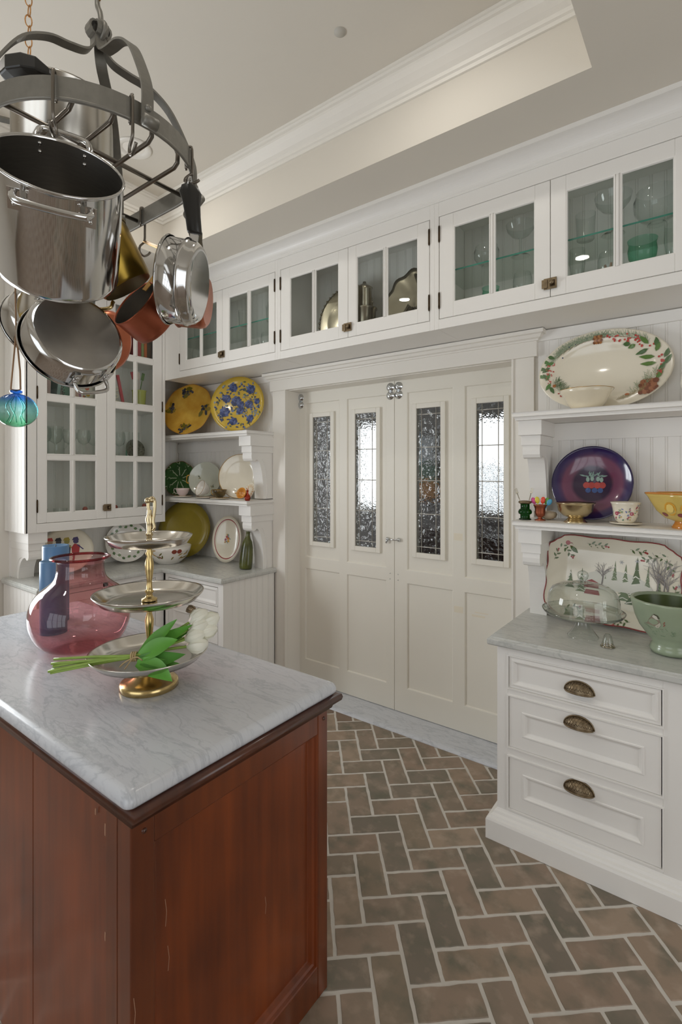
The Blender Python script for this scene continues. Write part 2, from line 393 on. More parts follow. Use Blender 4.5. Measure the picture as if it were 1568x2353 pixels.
prof = [(0, 3.125), (.007, 3.125), (.007, 3.137), (.010, 3.14)] + [(.010 + .062 * (1 - math.cos(a)), 3.14 + .058 * math.sin(a)) for a in [R(9 * i) for i in range(1, 11)]] + [(.085, 3.198), (.085, ZS)]
mb = MB(); rings = [[(1.2, YF - o, z), (XF + o, YF - o, z), (XF + o, 1.425 - o, z), (XL, 1.425 - o, z)] for o, z in prof]
mb.loft(rings, False); struct(mb.build('trim_2', WHITE2), 'cove moulding along the top of the glass cabinets', 'crown moulding')
# recessed light and small plate in the ceiling
def canlight(x, y, label, group=None):
    t = tag(empty('recessed_light', (x, y, ZC)), label, 'ceiling light', group)
    mb = MB(); mb.lathe([(.10, -.001), (.10, -.006), (.092, -.010), (.066, -.007), (.060, -.0005), (.056, -.0005)], 32); mb.build('trim_ring', WHITE, t)
    mb = MB(); mb.lathe([(.060, -.0008), (.001, -.0008)], 24); e = M('can_lens', '#f4efe6', .6); mb.build('lens', e, t)
    return t
canlight(-2.73, 1.61, 'round white recessed light in the tray ceiling beside the pot rack')
def spot(x, y, z, p):
    d = bpy.data.lights.new('ceiling_spot', 'AREA'); d.shape = 'DISK'; d.size = .11; d.energy = p; d.color = (1, .95, .87)
    o = bpy.data.objects.new('ceiling_spot', d); col.objects.link(o); o.location = (x, y, z)
for x, y in ((-2.73, 1.61), (-.95, 1.61), (-2.73, .2), (-.95, .2)): spot(x, y, ZC - .015, 6)
o = MB().lathe([(.026, 0), (.026, -.003), (.001, -.004)], 20).build('ceiling_cover_plate', M('grey_plate', '#c2beb5', .6))
o.location = (-1.30, 1.72, ZC); tag(o, 'small round grey cover plate on the tray ceiling', 'cover plate')

# ---- door casing, header, threshold
mb = MB().box(-2.81, OX0, YW - .022, YW, 0, OZ).box(OX0, OX0 + .001, YW, YD, 0, OZ); mb.box(OX0 - .012, OX0, YW - .030, YW - .022, 0, OZ)
struct(mb.build('trim_3', WHITE, None, .002), 'white flat door casing beside the corner shelves', 'casing')
mb = MB().box(OX1, -.807, YW - .022, YW, 0, OZ); mb.box(OX1, OX1 + .012, YW - .030, YW - .022, 0, OZ)
struct(mb.build('trim_4', WHITE, None, .002), 'white flat door casing beside the marble counter', 'casing')
mb = MB().box(-2.83, -.79, YW - .034, YW, OZ, 2.40)
prof = [(.034, 2.388), (.044, 2.388), (.046, 2.396), (.058, 2.402), (.066, 2.418), (.078, 2.422), (.080, 2.4415), (0, 2.4415)]
mb.loft([[(-2.83 - (o - .034), YW, z), (-2.83 - (o - .034), YW - o, z), (-.79 + (o - .034), YW - o, z), (-.79 + (o - .034), YW, z)] for o, z in prof[:-1]], False)
mb.box(OX0, OX1, YW, YD - .002, OZ - .004, OZ + .02)
struct(mb.build('trim_5', WHITE), 'white door header with a stepped crown', 'header')
mb = MB(); pr = [(YD + .05, 0), (YD + .05, .018), (2.80, .018), (2.785, .014), (2.775, .004), (2.773, 0)]
mb.prism(pr, lambda y, z: (OX0 - .02, y, z), lambda y, z: (OX1 + .02, y, z)); struct(mb.build('trim_6', MARBLE), 'pale marble threshold in front of the doors', 'threshold')

# ---- beadboard
BB = .06
def board_mesh(w=BB):
    p = [(0, 0), (w - .0125, 0), (w - .0115, .0025), (w - .0105, .0005), (w - .0065, -.0003), (w - .0025, .0005), (w - .0012, .0025), (w, 0)]
    mb = MB(); lo = [(x, y - .008, 0) for x, y in p] + [(w, 0, 0), (0, 0, 0)]; hi = [(x, y, 1) for x, y, z in lo]
    mb.loft([lo, hi], True, True, True); o = mb.build('bead_board', WHITE2); me = o.data; bpy.data.objects.remove(o); return me
BOARD = board_mesh()
def boards(parent, x, y, z0, z1, n, rotz=0, off=(0, 0, 0)):
    """n bead boards from (x, y) along local +x; rotz 0 faces -Y, 90 faces +X; in the parent's frame"""
    for i in range(n):
        o = bpy.data.objects.new('bead_board', BOARD); col.objects.link(o); o.parent = parent
        c, s = math.cos(rotz), math.sin(rotz)
        o.location = (x + c * BB * i, y + s * BB * i, z0); o.rotation_euler = (0, 0, rotz); o.scale = (1, 1, z1 - z0)
boards(wall_back, -.79, YW, CZ, 2.4415, 21)         # right of the doors
boards(wall_back, -4.06, YW, CZ, 2.4415, 21)        # corner shelves
boards(wall_left, XL, 1.44, CZ, 1.255, 23, R(90))
boards(wall_left, XL, 2.52, 1.255, 2.44, 5, R(90))
mb = MB().box(-.79, 1.2, YW - .022, YW - .006, 2.385, 2.44); mb.box(-.79, 1.2, YW - .02, YW - .006, 1.84, 1.93); mb.box(-.79, 1.2, YW - .02, YW - .006, 1.35, 1.382)
struct(mb.build('trim_7', WHITE2), 'flat rails under the shelves on the bead board', 'rail')
mb = MB().box(-4.06, -2.84, YW - .022, YW - .006, 2.385, 2.44).box(-4.06, -2.83, YW - .02, YW - .006, 1.85, 1.93)
struct(mb.build('trim_8', WHITE2), 'flat rails behind the corner shelves', 'rail')

# ---- sliding double doors with leaded glass
LEAD = M('lead_came', '#cfccc5', .35, .6)
def rippled():
    m = bpy.data.materials.new('rippled_glass'); m.use_nodes = True; nt = m.node_tree
    for n in list(nt.nodes):
        if n.type != 'OUTPUT_MATERIAL': nt.nodes.remove(n)
    out = nt.nodes[0]; rf = nt.nodes.new('ShaderNodeBsdfRefraction'); rf.inputs['IOR'].default_value = 1.25; rf.inputs['Roughness'].default_value = .0; rf.inputs[0].default_value = lin('#eef0f0')
    gl = nt.nodes.new('ShaderNodeBsdfGlossy'); gl.inputs['Roughness'].default_value = .02; mx = nt.nodes.new('ShaderNodeMixShader'); mx.inputs[0].default_value = .05
    tc = nt.nodes.new('ShaderNodeTexCoord'); n2 = nt.nodes.new('ShaderNodeTexNoise'); n2.inputs['Scale'].default_value = 26; n2.inputs['Detail'].default_value = 2; nt.links.new(tc.outputs['Object'], n2.inputs['Vector'])
    bp = nt.nodes.new('ShaderNodeBump'); bp.inputs['Strength'].default_value = .55; bp.inputs['Distance'].default_value = .02; nt.links.new(n2.outputs[0], bp.inputs['Height'])
    for q in (rf, gl): nt.links.new(bp.outputs[0], q.inputs['Normal'])
    nt.links.new(rf.outputs[0], mx.inputs[1]); nt.links.new(gl.outputs[0], mx.inputs[2]); nt.links.new(mx.outputs[0], out.inputs[0]); m.diffuse_color = lin('#c8d0d4'); return m
LG = rippled()
def leaded(parent, x0, x1, z0, z1):
    fr = MB()
    for i, (a, b) in enumerate([(0.034, -.006)]):
        fr.box(x0 - a, x0, YD - .007, YD + .012, z0 - a, z1 + a).box(x1, x1 + a, YD - .007, YD + .012, z0 - a, z1 + a).box(x0, x1, YD - .007, YD + .012, z1, z1 + a).box(x0, x1, YD - .007, YD + .012, z0 - a, z0)
    f = fr.build('window_frame', DOORP, parent, .003)
    w = x1 - x0; xs = [x0, x0 + .2 * w, x1 - .2 * w, x1]; h = z1 - z0
    zs = [z0, z0 + .042 * h, z0 + .27 * h, z0 + .5 * h, z0 + .73 * h, z1 - .042 * h, z1]
    for i in range(3):
        for j in range(6):
            MB().box(xs[i] + .002, xs[i + 1] - .002, YD + .004, YD + .0065, zs[j] + .002, zs[j + 1] - .002).build('pane', LG, f)
    cm = MB()
    for x in xs[1:3]: cm.tube([(x, YD + .004, z0), (x, YD + .004, z1)], .0032, 6)
    for z in zs[1:6]: cm.tube([(x0, YD + .004, z), (x1, YD + .004, z)], .0032, 6)
    for x in xs[1:3]:
        for z in zs[1:6]: cm.ball((x, YD + .002, z), .005, 8, 5)
    cm.build('lead_came', LEAD, f)
def panel(mb, x0, x1, z0, z1, d=.010):
    y = YD; r = [(0, y), (.004, y + .001), (.009, y + d), ]
    mb.loft([[(x0 + a, b, z0 + a), (x1 - a, b, z0 + a), (x1 - a, b, z1 - a), (x0 + a, b, z1 - a)] for a, b in r], True, False, True)
def door(n, x0, x1, cols, wins, label):
    # frame of stiles and rails, recessed panels, leaded windows set into the upper ones
    zt, zb = 2.34, .022; rows = [(.19, .915), (1.0, 2.218)]
    mb = MB(); xs = [x0] + [c for p in cols for c in p] + [x1]
    for i in range(0, len(xs), 2): mb.poly([(xs[i], YD, zb), (xs[i + 1], YD, zb), (xs[i + 1], YD, zt), (xs[i], YD, zt)])
    for a, b in cols:
        for z0, z1 in ((zb, rows[0][0]), (rows[0][1], rows[1][0]), (rows[1][1], zt)): mb.poly([(a, YD, z0), (b, YD, z0), (b, YD, z1), (a, YD, z1)])
        panel(mb, a, b, *rows[0])
    for (a, b), (wa, wb) in zip(cols, wins):
        y = YD + .010; z0, z1 = rows[1]; wz0, wz1 = 1.125, 2.1
        mb.loft([[(a + i, q, z0 + i), (b - i, q, z0 + i), (b - i, q, z1 - i), (a + i, q, z1 - i)] for i, q in ((0, YD), (.004, YD + .001), (.009, y))], True)
        ring = [(a + .009, z0 + .009), (b - .009, z0 + .009), (b - .009, z1 - .009), (a + .009, z1 - .009)]; win = [(wa, wz0), (wb, wz0), (wb, wz1), (wa, wz1)]
        for i in range(4):
            k = (i + 1) % 4; mb.poly([(ring[i][0], y, ring[i][1]), (ring[k][0], y, ring[k][1]), (win[k][0], y, win[k][1]), (win[i][0], y, win[i][1])])
        mb.loft([[(p[0], q, p[1]) for p in win] for q in (y, YD + .04)], True)
    # edges and back
    mb.loft([[(x0, q, zb), (x1, q, zb), (x1, q, zt), (x0, q, zt)] for q in (YD, YD + .04)], True)
    yb = YD + .04; zs = [zb, 1.125, 2.1, zt]; wx = [x0] + [c for p in wins for c in p] + [x1]
    mb.poly([(x0, yb, zb), (x1, yb, zb), (x1, yb, 1.125), (x0, yb, 1.125)]); mb.poly([(x0, yb, 2.1), (x1, yb, 2.1), (x1, yb, zt), (x0, yb, zt)])
    for i in range(0, len(wx), 2): mb.poly([(wx[i], yb, 1.125), (wx[i + 1], yb, 1.125), (wx[i + 1], yb, 2.1), (wx[i], yb, 2.1)])
    d = struct(mb.build(f'door_{n}', DOORP), label, 'door')
    for wa, wb in wins: leaded(d, wa, wb, 1.13, 2.097)
    return d
XM = -1.793
d1 = door(1, -2.70, XM - .002, [(-2.615, -2.27), (-2.205, -1.856)], [(-2.53, -2.357), (-2.125, -1.943)], 'cream panelled sliding door with two leaded panes, beside the corner shelves')
d2 = door(2, XM + .002, -.90, [(-1.696, -1.357), (-1.282, -.965)], [(-1.62, -1.444), (-1.2, -1.03)], 'cream panelled sliding door with two leaded panes, beside the marble counter')
CHROME = M('chrome', '#cfd2d4', .12, 1)
def roller(p, x, z):
    r = MB().lathe([(.001, -.016), (.012, -.018), (.021, -.012), (.023, -.006), (.030, -.004), (.031, 0)], 24).build('roller_disc', CHROME, p)
    r.location = (x, YD, z); r.rotation_euler = (R(90), 0, 0); r.scale = (1, 1, -1)
for x, p in ((XM - .032, d1), (XM + .034, d2), (-2.66, d1)):
    for z in (2.262, 2.205): roller(p, x, z)
mb = MB(); mb.tube([(XM - .05, YD - .012, 1.185), (XM - .045, YD - .02, 1.20), (XM + .0, YD - .022, 1.203), (XM + .045, YD - .02, 1.205)], .0045, 8); mb.ball((XM - .05, YD - .01, 1.205), .013).ball((XM + .04, YD - .01, 1.205), .014)
mb.tube([(XM - .05, YD - .015, 1.21), (XM - .055, YD - .02, 1.175)], .006, 8); mb.build('hook_latch', CHROME, d1)
for dx, dd in ((-.035, d1), (.03, d2)):
    for z in (.965, .985 - .06): MB().ball((XM + dx, YD - .001, z), .004, 8, 5).build('screw', CHROME, dd)

TAPE = M('tape_residue', '#e6decb', .6)
for x0, x1, z0, z1 in ((-1.350, -1.290, .775, .815), (-1.235, -1.150, .765, .778), (-1.215, -1.13, .79, .797), (-1.352, -1.292, 1.235, 1.28)): MB().box(x0, x1, YD - .0006 + (.0105 if x0 > -1.28 else 0), YD + (.0115 if x0 > -1.28 else .001), z0, z1).build('tape_mark', TAPE, d2)

# ---- room beyond the doors
struct(MB().box(-8, 3, YD + .06, 7.2, -.08, -.002).build('floor_far', M('oak_floor', '#6e4a2c', .4, noise=.3, nscale=4)), 'wooden floor of the room beyond the doors', 'floor')
struct(MB().box(-8, 3, 3.07, 7.2, 2.9, 3.0).build('ceiling_far', CEIL), 'ceiling of the room beyond the doors', 'ceiling')
FW = M('far_wall_paint', '#8f8d8c', .8)
wf = MB(); xs = [-8, -5.0, -3.95, -2.95, -1.9, 3]
for i in (0, 2, 4): wf.box(xs[i], xs[i + 1], 6.5, 6.6, 0, 2.9)
for i in (1, 3): wf.box(xs[i], xs[i + 1], 6.5, 6.6, 0, 1.15).box(xs[i], xs[i + 1], 6.5, 6.6, 2.4, 2.9)
struct(wf.build('wall_far', FW), 'grey far wall of the room beyond the doors', 'wall')
struct(MB().box(-8.1, -8, 3.06, 6.6, 0, 2.9).box(3, 3.1, 3.06, 6.6, 0, 2.9).build('wall_far_side', FW), 'side walls of the room beyond the doors', 'wall')
struct(MB().box(-5.05, -3.9, 6.46, 6.5, 1.08, 1.15).box(-4.5, -4.46, 6.5, 6.56, 1.15, 2.4).build('window_3', WHITE), 'bright far window seen through the left door', 'window')
w4 = struct(MB().box(-3.0, -1.85, 6.46, 6.5, 1.08, 1.15).build('window_4', WHITE), 'bright far window with blinds seen through the right door', 'window')
BL = M('blind_slat', '#d9d9dc', .5)
for i in range(11):
    o = MB().box(-2.94, -1.91, -.022, .022, -.002, .002).build('slat', BL, w4); o.location = (0, 6.48, 1.2 + i * .055); o.rotation_euler = (R(35), 0, 0)
t = tag(empty('sofa', (-2.2, 5.2, 0)), 'dark brown sofa in the room beyond the doors', 'sofa'); LEA = M('brown_leather', '#3a2c26', .35)
MB().box(-1.1, 1.1, -.45, .45, .1, .45).build('seat', LEA, t, .05); MB().box(-1.1, 1.1, .3, .5, .4, .95).build('backrest', LEA, t, .06)
for s in (-1, 1): MB().box(s * 1.2 - .11, s * 1.2 + .11, -.45, .5, .1, .65).build('armrest', LEA, t, .06)
t = tag(empty('framed_picture', (-3.45, 6.49, 1.75)), 'framed abstract picture in blue and orange beyond the doors', 'picture')
MB().box(-.34, .34, -.03, 0, -.5, .5).build('frame', M('frame_wood', '#3a332c', .5), t)
for (x0, x1, z0, z1, hx) in ((-.3, 0, .05, .46, '#8fb4cf'), (0, .3, .05, .46, '#c9cdd0'), (-.3, .3, -.2, .05, '#5f7f6d'), (-.3, .3, -.46, -.2, '#c08a4e')): MB().box(x0, x1, -.034, -.03, z0, z1).build('paint_field', M('pf' + hx, hx, .6), t)

# ================================================================== FURNITURE
PUCK = M('puck_grey', '#8f9294', .5)
def rectloft(mb, x0, x1, z0, z1, rings, cap=True):
    mb.loft([[(x0 + a, y, z0 + a), (x1 - a, y, z0 + a), (x1 - a, y, z1 - a), (x0 + a, y, z1 - a)] for a, y in rings], True, False, cap)
def latch(parent, x, z, y=-.004, s=1.0):
    """old cupboard latch: plate, keeper, knob"""
    o = MB().box(-.032 * s, .026 * s, -.004, 0, -.026 * s, .026 * s).box(-.04 * s, -.014 * s, -.009, -.003, -.020 * s, .020 * s).build('latch', BRONZE, parent, .001); o.location = (x, y, z)
    k = MB().lathe([(.001, .02), (.009, .019), (.0105, .014), (.007, .009), (.006, 0)], 16).build('knob', BRONZE, o); k.rotation_euler = (R(90), 0, 0); k.location = (.007 * s, -.004, 0)
    MB().box(-.004, .018 * s, -.008, -.003, -.014 * s, .014 * s).build('keeper', HINGE, o)
def glazed_cabinet(name, label, loc, rotz, W, H, D, doors, zr, rails, shelf=None, shelves=(), latchz=.06):
    """front at local y=0 facing -Y; doors: list of (x0, x1, [pane edges], hinge side); zr: door z range; rails: pane row z ranges"""
    t = tag(empty(name, loc, (0, 0, rotz)), label, 'cabinet')
    body = MB().box(.018, W - .018, D - .012, D, .018, H - .02).box(0, .018, .0225, D, .002, H).box(W - .018, W, .0225, D, .002, H).box(.018, W - .018, .022, D, .003, .018).box(.018, W - .018, .0225, D, H - .02, H).build('carcass', WHITE2, t)
    n = int((W - .036) / BB); boards(body, .02, D - .012, .02, H - .02, n)
    f = MB(); dx0, dx1 = doors[0][0], doors[-1][1]
    f.box(0, dx0 - .003, 0, .022, 0, H).box(dx1 + .003, W, 0, .022, 0, H).box(dx0 - .003, dx1 + .003, 0, .022, 0, zr[0] - .003).box(dx0 - .003, dx1 + .003, 0, .022, zr[1] + .003, H)
    f.build('face_frame', WHITE2, t, .0015)
    for x0, x1, px, hs in doors:
        d = MB(); x0 += .0015; x1 -= .0015
        d.box(x0, px[0][0], 0, .021, zr[0], zr[1]).box(px[-1][1], x1, 0, .021, zr[0], zr[1])
        zz = [zr[0]] + [q for r in rails for q in r] + [zr[1]]
        for i in range(0, len(zz), 2): d.box(px[0][0], px[-1][1], .0 if i in (0, len(zz) - 2) else .003, .021, zz[i], zz[i + 1])
        for i in range(len(px) - 1):
            a, b = px[i][1], px[i + 1][0]
            for r in rails: d.box(a, b, .003, .021, r[0], r[1]); d.tube([((a + b) / 2, .003, r[0]), ((a + b) / 2, .003, r[1])], (b - a) * .32, 6)
        dd = d.build('door', WHITE2, t, .002)
        mo = MB()                                                    # sloped glazing bead round each pane
        for a, b in px:
            for r in rails: rectloft(mo, a, b, r[0], r[1], [(-.001, .001), (.004, .002), (.007, .009)], False)
        mo.build('glazing_bead', WHITE2, dd)
        for a, b in px:
            for r in rails: MB().box(a, b, .009, .0115, r[0], r[1]).build('pane', PANE, dd)
        hx = x0 - .001 if hs < 0 else x1 + .001
        for hz in (zr[0] + .06, zr[1] - .13) if zr[1] - zr[0] < 1 else (zr[0] + .08, zr[0] + .86, zr[1] - .14):
            h = MB(); h.tube([(hx, -.003, hz), (hx, -.003, hz + .075)], .0055, 8); h.ball((hx, -.003, hz - .003), .005, 8, 5).ball((hx, -.003, hz + .078), .005, 8, 5); h.build('hinge', HINGE, dd)
    if not shelves:
        for x0, x1, px, hs in doors:
            pk = MB().lathe([(.0005, -.012), (.026, -.012), (.030, -.008), (.031, 0)], 20).build('puck_light', PUCK, t); pk.location = ((px[0][0] + px[-1][1]) / 2 + .05, .12, H - .021)
    xm = doors[0][1]; latch(t, xm + .004, zr[0] + latchz)
    for z in shelves: MB().box(.02, W - .02, .045, D - .02, z - .02, z).build('shelf', WHITE2, t)
    if shelf:
        g = MB(); g.box(.02, W - .02, .045, D - .03, shelf - .004, shelf + .004); g.m = [1 if i in (2,) else 0 for i in range(6)]; g.build('glass_shelf', [GSHELF, GSEDGE], t)
    return t
UZ0, UH = 2.442, 3.13 - 2.442; UD = YW - YF
zr = (2.498 - UZ0, 3.047 - UZ0); rails = [(2.573 - UZ0, 2.977 - UZ0)]
def upper(label, x0, x1, dl, dm, dr, panes, shelf):
    P = [[(a - x0, b - x0) for a, b in pp] for pp in panes]
    return glazed_cabinet('upper_glass_cabinet', label, (x0, YF, UZ0), 0, x1 - x0, UH, UD - .001, [(dl - x0, dm - x0, P[0], -1), (dm - x0, dr - x0, P[1], 1)], zr, rails, shelf)
upper('white upper cabinet with glass doors nearest the corner, clear glasses on a glass shelf', -3.72, -2.409, -3.519, -2.988, -2.436, [[(-3.438, -3.258), (-3.238, -3.053)], [(-2.918, -2.712), (-2.690, -2.494)]], .318)
upper('white upper cabinet with glass doors holding silver trays, centre of the row', -2.409, -1.231, -2.382, -1.813, -1.261, [[(-2.298, -2.099), (-2.077, -1.886)], [(-1.751, -1.557), (-1.535, -1.333)]], None)
upper('white upper cabinet with glass doors above the oval wreath platter', -1.231, -.03, -1.202, -.631, -.06, [[(-1.121, -.923), (-.901, -.701)], [(-.562, -.361), (-.339, -.141)]], .318)
# tall cabinet on the left wall
LZ0 = 1.255
LD = XF - XL
glazed_cabinet('tall_glass_cabinet', 'tall white glass door cabinet on the left wall behind the pot rack', (XF, 1.425, LZ0), R(90), 1.055, 3.125 - LZ0, LD - .008,
    [(.061, .552, [(.122, .288), (.313, .472)], -1), (.552, 1.056 - .03, [(.617, .778), (.801, .95)], 1)], (1.319 - LZ0, 3.047 - LZ0),
    [(1.384 - LZ0, 1.758 - LZ0), (1.793 - LZ0, 2.169 - LZ0), (2.213 - LZ0, 2.556 - LZ0), (2.598 - LZ0, 2.977 - LZ0)], None, (1.775 - LZ0, 2.19 - LZ0, 2.577 - LZ0), .082)
side = struct(MB().box(XL, XF, 1.418, 1.426, LZ0, 3.125).build('trim_9', WHITE2), 'bead board end of the tall left cabinet', 'end panel')
boards(side, XL + .005, 1.418, LZ0, 3.125, 5); MB().box(XF - .045, XF, 1.408, 1.425, LZ0, 3.125).build('corner_stile', WHITE2, side)

# ---- shelves with corbels
def corbel(parent, w, D, H, capw=.015, name='corbel'):
    """local: x across (centred), y = -depth out from wall, top z=0"""
    t = MB(); t.box(-w / 2 - capw, w / 2 + capw, -D, 0, -.075, 0); t.box(-w / 2 - capw * .4, w / 2 + capw * .4, -D + .018, 0, -.125, -.075)
    c = MB(); leg = .42 * D
    p = [(0, -.12), (-D + .028, -.12), (-D + .024, -.15), (-D + .026, -.172), (-D + .034, -.187), (-D + .05, -.193), (-D + .066, -.187), (-D + .078, -.178)]
    x0, z0 = p[-1]
    for i in range(1, 13):
        a = R(90 * i / 12); p.append((x0 + (-leg - x0) * math.sin(a), z0 + (-H - z0) * (1 - math.cos(a))))
    p.append((0, -H))
    c.prism(p, lambda y, z: (-w / 2, y, z), lambda y, z: (w / 2, y, z))
    for sx in (-1, 1):                                                # raised fillet on both cheeks
        q = [(-leg + .03, -H)]
        for i in range(11, -1, -1):
            a = R(90 * i / 12); q.append((x0 + .055 + (-leg - x0 - .02) * math.sin(a), z0 - .0 + (-H - z0) * (1 - math.cos(a))))
        c.tube([(sx * w / 2, y, z) for y, z in q], .003, 5)
    o = t.build(name, WHITE2, parent, .002); c.build('scroll', WHITE2, o); return o
def shelf(label, x0, x1, ztop, corb, yf=2.55, ret=True):
    t = tag(empty('bracket_shelf', ((x0 + x1) / 2, YW - .008, ztop)), label, 'shelf')
    pr = [(0, 0), (.006, -.004), (.008, -.010), (.004, -.016), (.004, -.022), (.012, -.026), (.016, -.034), (.016, -.040)]
    mb = MB(); hw = (x1 - x0) / 2; d = YW - .008 - yf
    rings = [[(-hw + o, 0, z), (-hw + o, -d + o, z), (hw - o, -d + o, z), (hw - o, 0, z)] for o, z in pr]
    mb.loft(rings, True, True, True); mb.build('board', WHITE2, t)
    for cx, w, D, H in corb:
        c = corbel(t, w, D, H); c.location = (cx - (x0 + x1) / 2, 0, -.040)
    return t
shelf('upper white shelf with corbel carrying the oval wreath platter', -.84, 1.2, 1.972, [(-.758, .085, .262, .468), (1.1, .085, .262, .468)])
shelf('lower white shelf with corbel carrying the purple plate', -.84, 1.2, 1.424, [(-.758, .085, .262, .464), (1.1, .085, .262, .464)])
shelf('upper corner shelf with corbel carrying the two yellow plates', -4.055, -2.795, 1.985, [(-2.865, .10, .26, .482)])
shelf('lower corner shelf with corbel carrying the teacups', -4.055, -2.795, 1.455, [(-2.865, .10, .26, .495)])
t = tag(empty('cabinet_bracket', (XL, 1.50, LZ0), (0, 0, R(90))), 'white scrolled bracket under the near end of the tall left cabinet', 'bracket'); corbel(t, .10, .33, LZ0 - CZ, .012)

# ---- base cabinets
def cup_pull(parent, x, y, z):
    a, b, c = .056, .043, .030; rows = []
    for i in range(7):
        ps = R(15 * i); rows.append([(a * math.cos(PI * j / 14), -c * math.sin(PI * j / 14) * math.sin(ps) - .002, b * math.sin(PI * j / 14) * math.cos(ps)) for j in range(15)])
    mb = MB(); mb.smooth = True; mb.loft(rows, False); mb.smooth = False
    mb.tube([(a * 1.04 * math.cos(PI * j / 14), -.002, b * 1.06 * math.sin(PI * j / 14)) for j in range(15)], .0032, 6)
    mb.tube([(a * math.cos(PI * j / 14), -c * math.sin(PI * j / 14) - .002, 0) for j in range(15)], .0035, 6)
    for j in range(2, 13):                                             # woven relief
        th = PI * j / 14
        for s in (-1, 1):
            pts = [(a * 1.01 * math.cos(th + s * .10 * (i - 2)), -c * 1.02 * math.sin(th + s * .10 * (i - 2)) * math.sin(R(18 * i)) - .002, b * 1.02 * math.sin(th + s * .10 * (i - 2)) * math.cos(R(18 * i))) for i in range(1, 5)]
            mb.tube(pts, .0011, 4)
    o = mb.build('cup_pull', BRONZE, parent); o.location = (x, y, z); return o
def drawer(parent, x0, x1, z0, z1, m, hz):
    mb = MB(); rectloft(mb, x0, x1, z0, z1, [(0, .02), (0, .0005), (m, .0005), (m + .003, -.003), (m + .008, -.003), (m + .012, .002), (m + .02, .008), (m + .024, .009)])
    d = mb.build('drawer', WHITE2, parent); cup_pull(d, (x0 + x1) / 2, .009 if m < .03 else 0, hz); return d
t = tag(empty('drawer_cabinet', (-.81, 2.27, 0)), 'white base cabinet with three drawers and bronze cup pulls under the marble counter', 'cabinet')
mb = MB(); W_ = 2.0; xa, xb = .05, .643; Z = [(.148, .386), (.427, .66), (.694, .84)]
ff = [(0, xa, 0, .88), (xb, W_, 0, .88)]
for a, b, c, d in ff: mb.box(a, b, 0, .022, c, d)
zz = [0, .148, .386, .427, .66, .694, .84, .88]
for i in range(0, 8, 2): mb.box(xa, xb, 0, .022, zz[i], zz[i + 1])
mb.build('face_frame', WHITE2, t, .0015)
MB().box(0, .02, .022, .585, 0, .88).box(W_ - .02, W_, .022, .585, 0, .88).box(.02, W_ - .02, .56, .585, 0, .88).box(.02, W_ - .02, .03, .56, .05, .07).build('carcass', WHITE2, t)
bd = MB()
for z0, z1 in Z: rectloft(bd, xa, xb, z0, z1, [(-.004, .0), (-.004, -.005), (.002, -.005), (.004, .012)], False)
bd.build('drawer_beading', WHITE2, t)
for (z0, z1), m, hz in zip(Z, (.058, .055, .010), (.337, .606, .748)): drawer(t, xa + .006, xb - .006, z0 + .005, z1 - .005, m, hz)
pr = [(.040, 0), (.040, .085), (.036, .095), (.028, .098), (.024, .106), (.014, .112), (.010, .122), (.004, .128), (0, .135)]
MB().loft([[(-o, .585, z), (-o, -o, z), (W_, -o, z), (W_, .585, z)] for o, z in pr], False).build('plinth', WHITE2, t)
def counter(name, label, rings2d, mat, z0, z1, ov=.0):
    """rings2d(inset) -> outline; eased ogee edge"""
    pr = [(.012, z0), (.004, z0), (0, z0 + .006), (.0, z1 - .014), (.003, z1 - .009), (.009, z1 - .006), (.012, z1)]
    mb = MB(); mb.loft([[(x, y, z) for x, y in rings2d(o)] for o, z in pr], True, True, True); return tag(mb.build(name, mat), label, 'countertop')
counter('marble_countertop', 'grey marble countertop carrying the cake dome and green bowl', lambda o: [(-.845 + o, 2.235 + o), (1.2, 2.235 + o), (1.2, 2.845), (-.845 + o, 2.845)], MARBLE2, .882, CZ)
counter('corner_countertop', 'pale marble L-shaped countertop under the corner shelves', lambda o: [(-4.06, 1.385 + o), (-3.474 - o, 1.385 + o), (-3.474 - o, 2.285 + o), (-2.765 - o, 2.285 + o), (-2.765 - o, 2.845), (-4.06, 2.845)], MARBLE2, .885, CZ)
# corner base cabinets
t = tag(empty('corner_drawer_cabinet', (-3.47, 2.315, 0)), 'white base cabinet with drawers under the corner shelves', 'cabinet')
W2 = .68; mb = MB(); xa, xb = .04, W2 - .045
mb.box(0, xa, 0, .022, 0, .884).box(xb, W2, 0, .022, 0, .884)
zz = [0, .13, .40, .44, .675, .71, .852, .884]
for i in range(0, 8, 2): mb.box(xa, xb, 0, .022, zz[i], zz[i + 1])
mb.build('face_frame', WHITE2, t, .0015)
cb = MB().box(0, W2, .05, .53, 0, .88).box(W2 - .018, W2, .022, .53, 0, .88).build('carcass', WHITE2, t)
boards(cb, W2, .03, .0, .884, 8, R(90)); MB().box(W2, W2 + .011, 0, .035, 0, .884).build('corner_stile', WHITE2, t)
for (z0, z1), m, hz in zip([(.13, .40), (.44, .675), (.71, .852)], (.055, .055, .010), (.34, .632, .765)): drawer(t, xa + .005, xb - .005, z0 + .005, z1 - .005, m, hz)
t = tag(empty('left_base_cabinet', (-3.50, 1.41, 0), (0, 0, R(90))), 'white base cabinet with bead board end under the tall left cabinet', 'cabinet')
MB().box(0, .91, .02, .55, 0, .884).build('carcass', WHITE2, t); mb = MB()
for x0, x1 in ((0, .04), (.42, .46), (.84, .91)): mb.box(x0, x1, 0, .02, 0, .884)
for z0, z1 in ((0, .12), (.85, .884)): mb.box(.04, .84, 0, .02, z0, z1)
mb.build('face_frame', WHITE2, t, .0015)
for x0 in (.045, .465):
    mb = MB(); rectloft(mb, x0, x0 + .37, .125, .845, [(0, .018), (0, .001), (.055, .001), (.06, .008)]); mb.build('door', WHITE2, t)
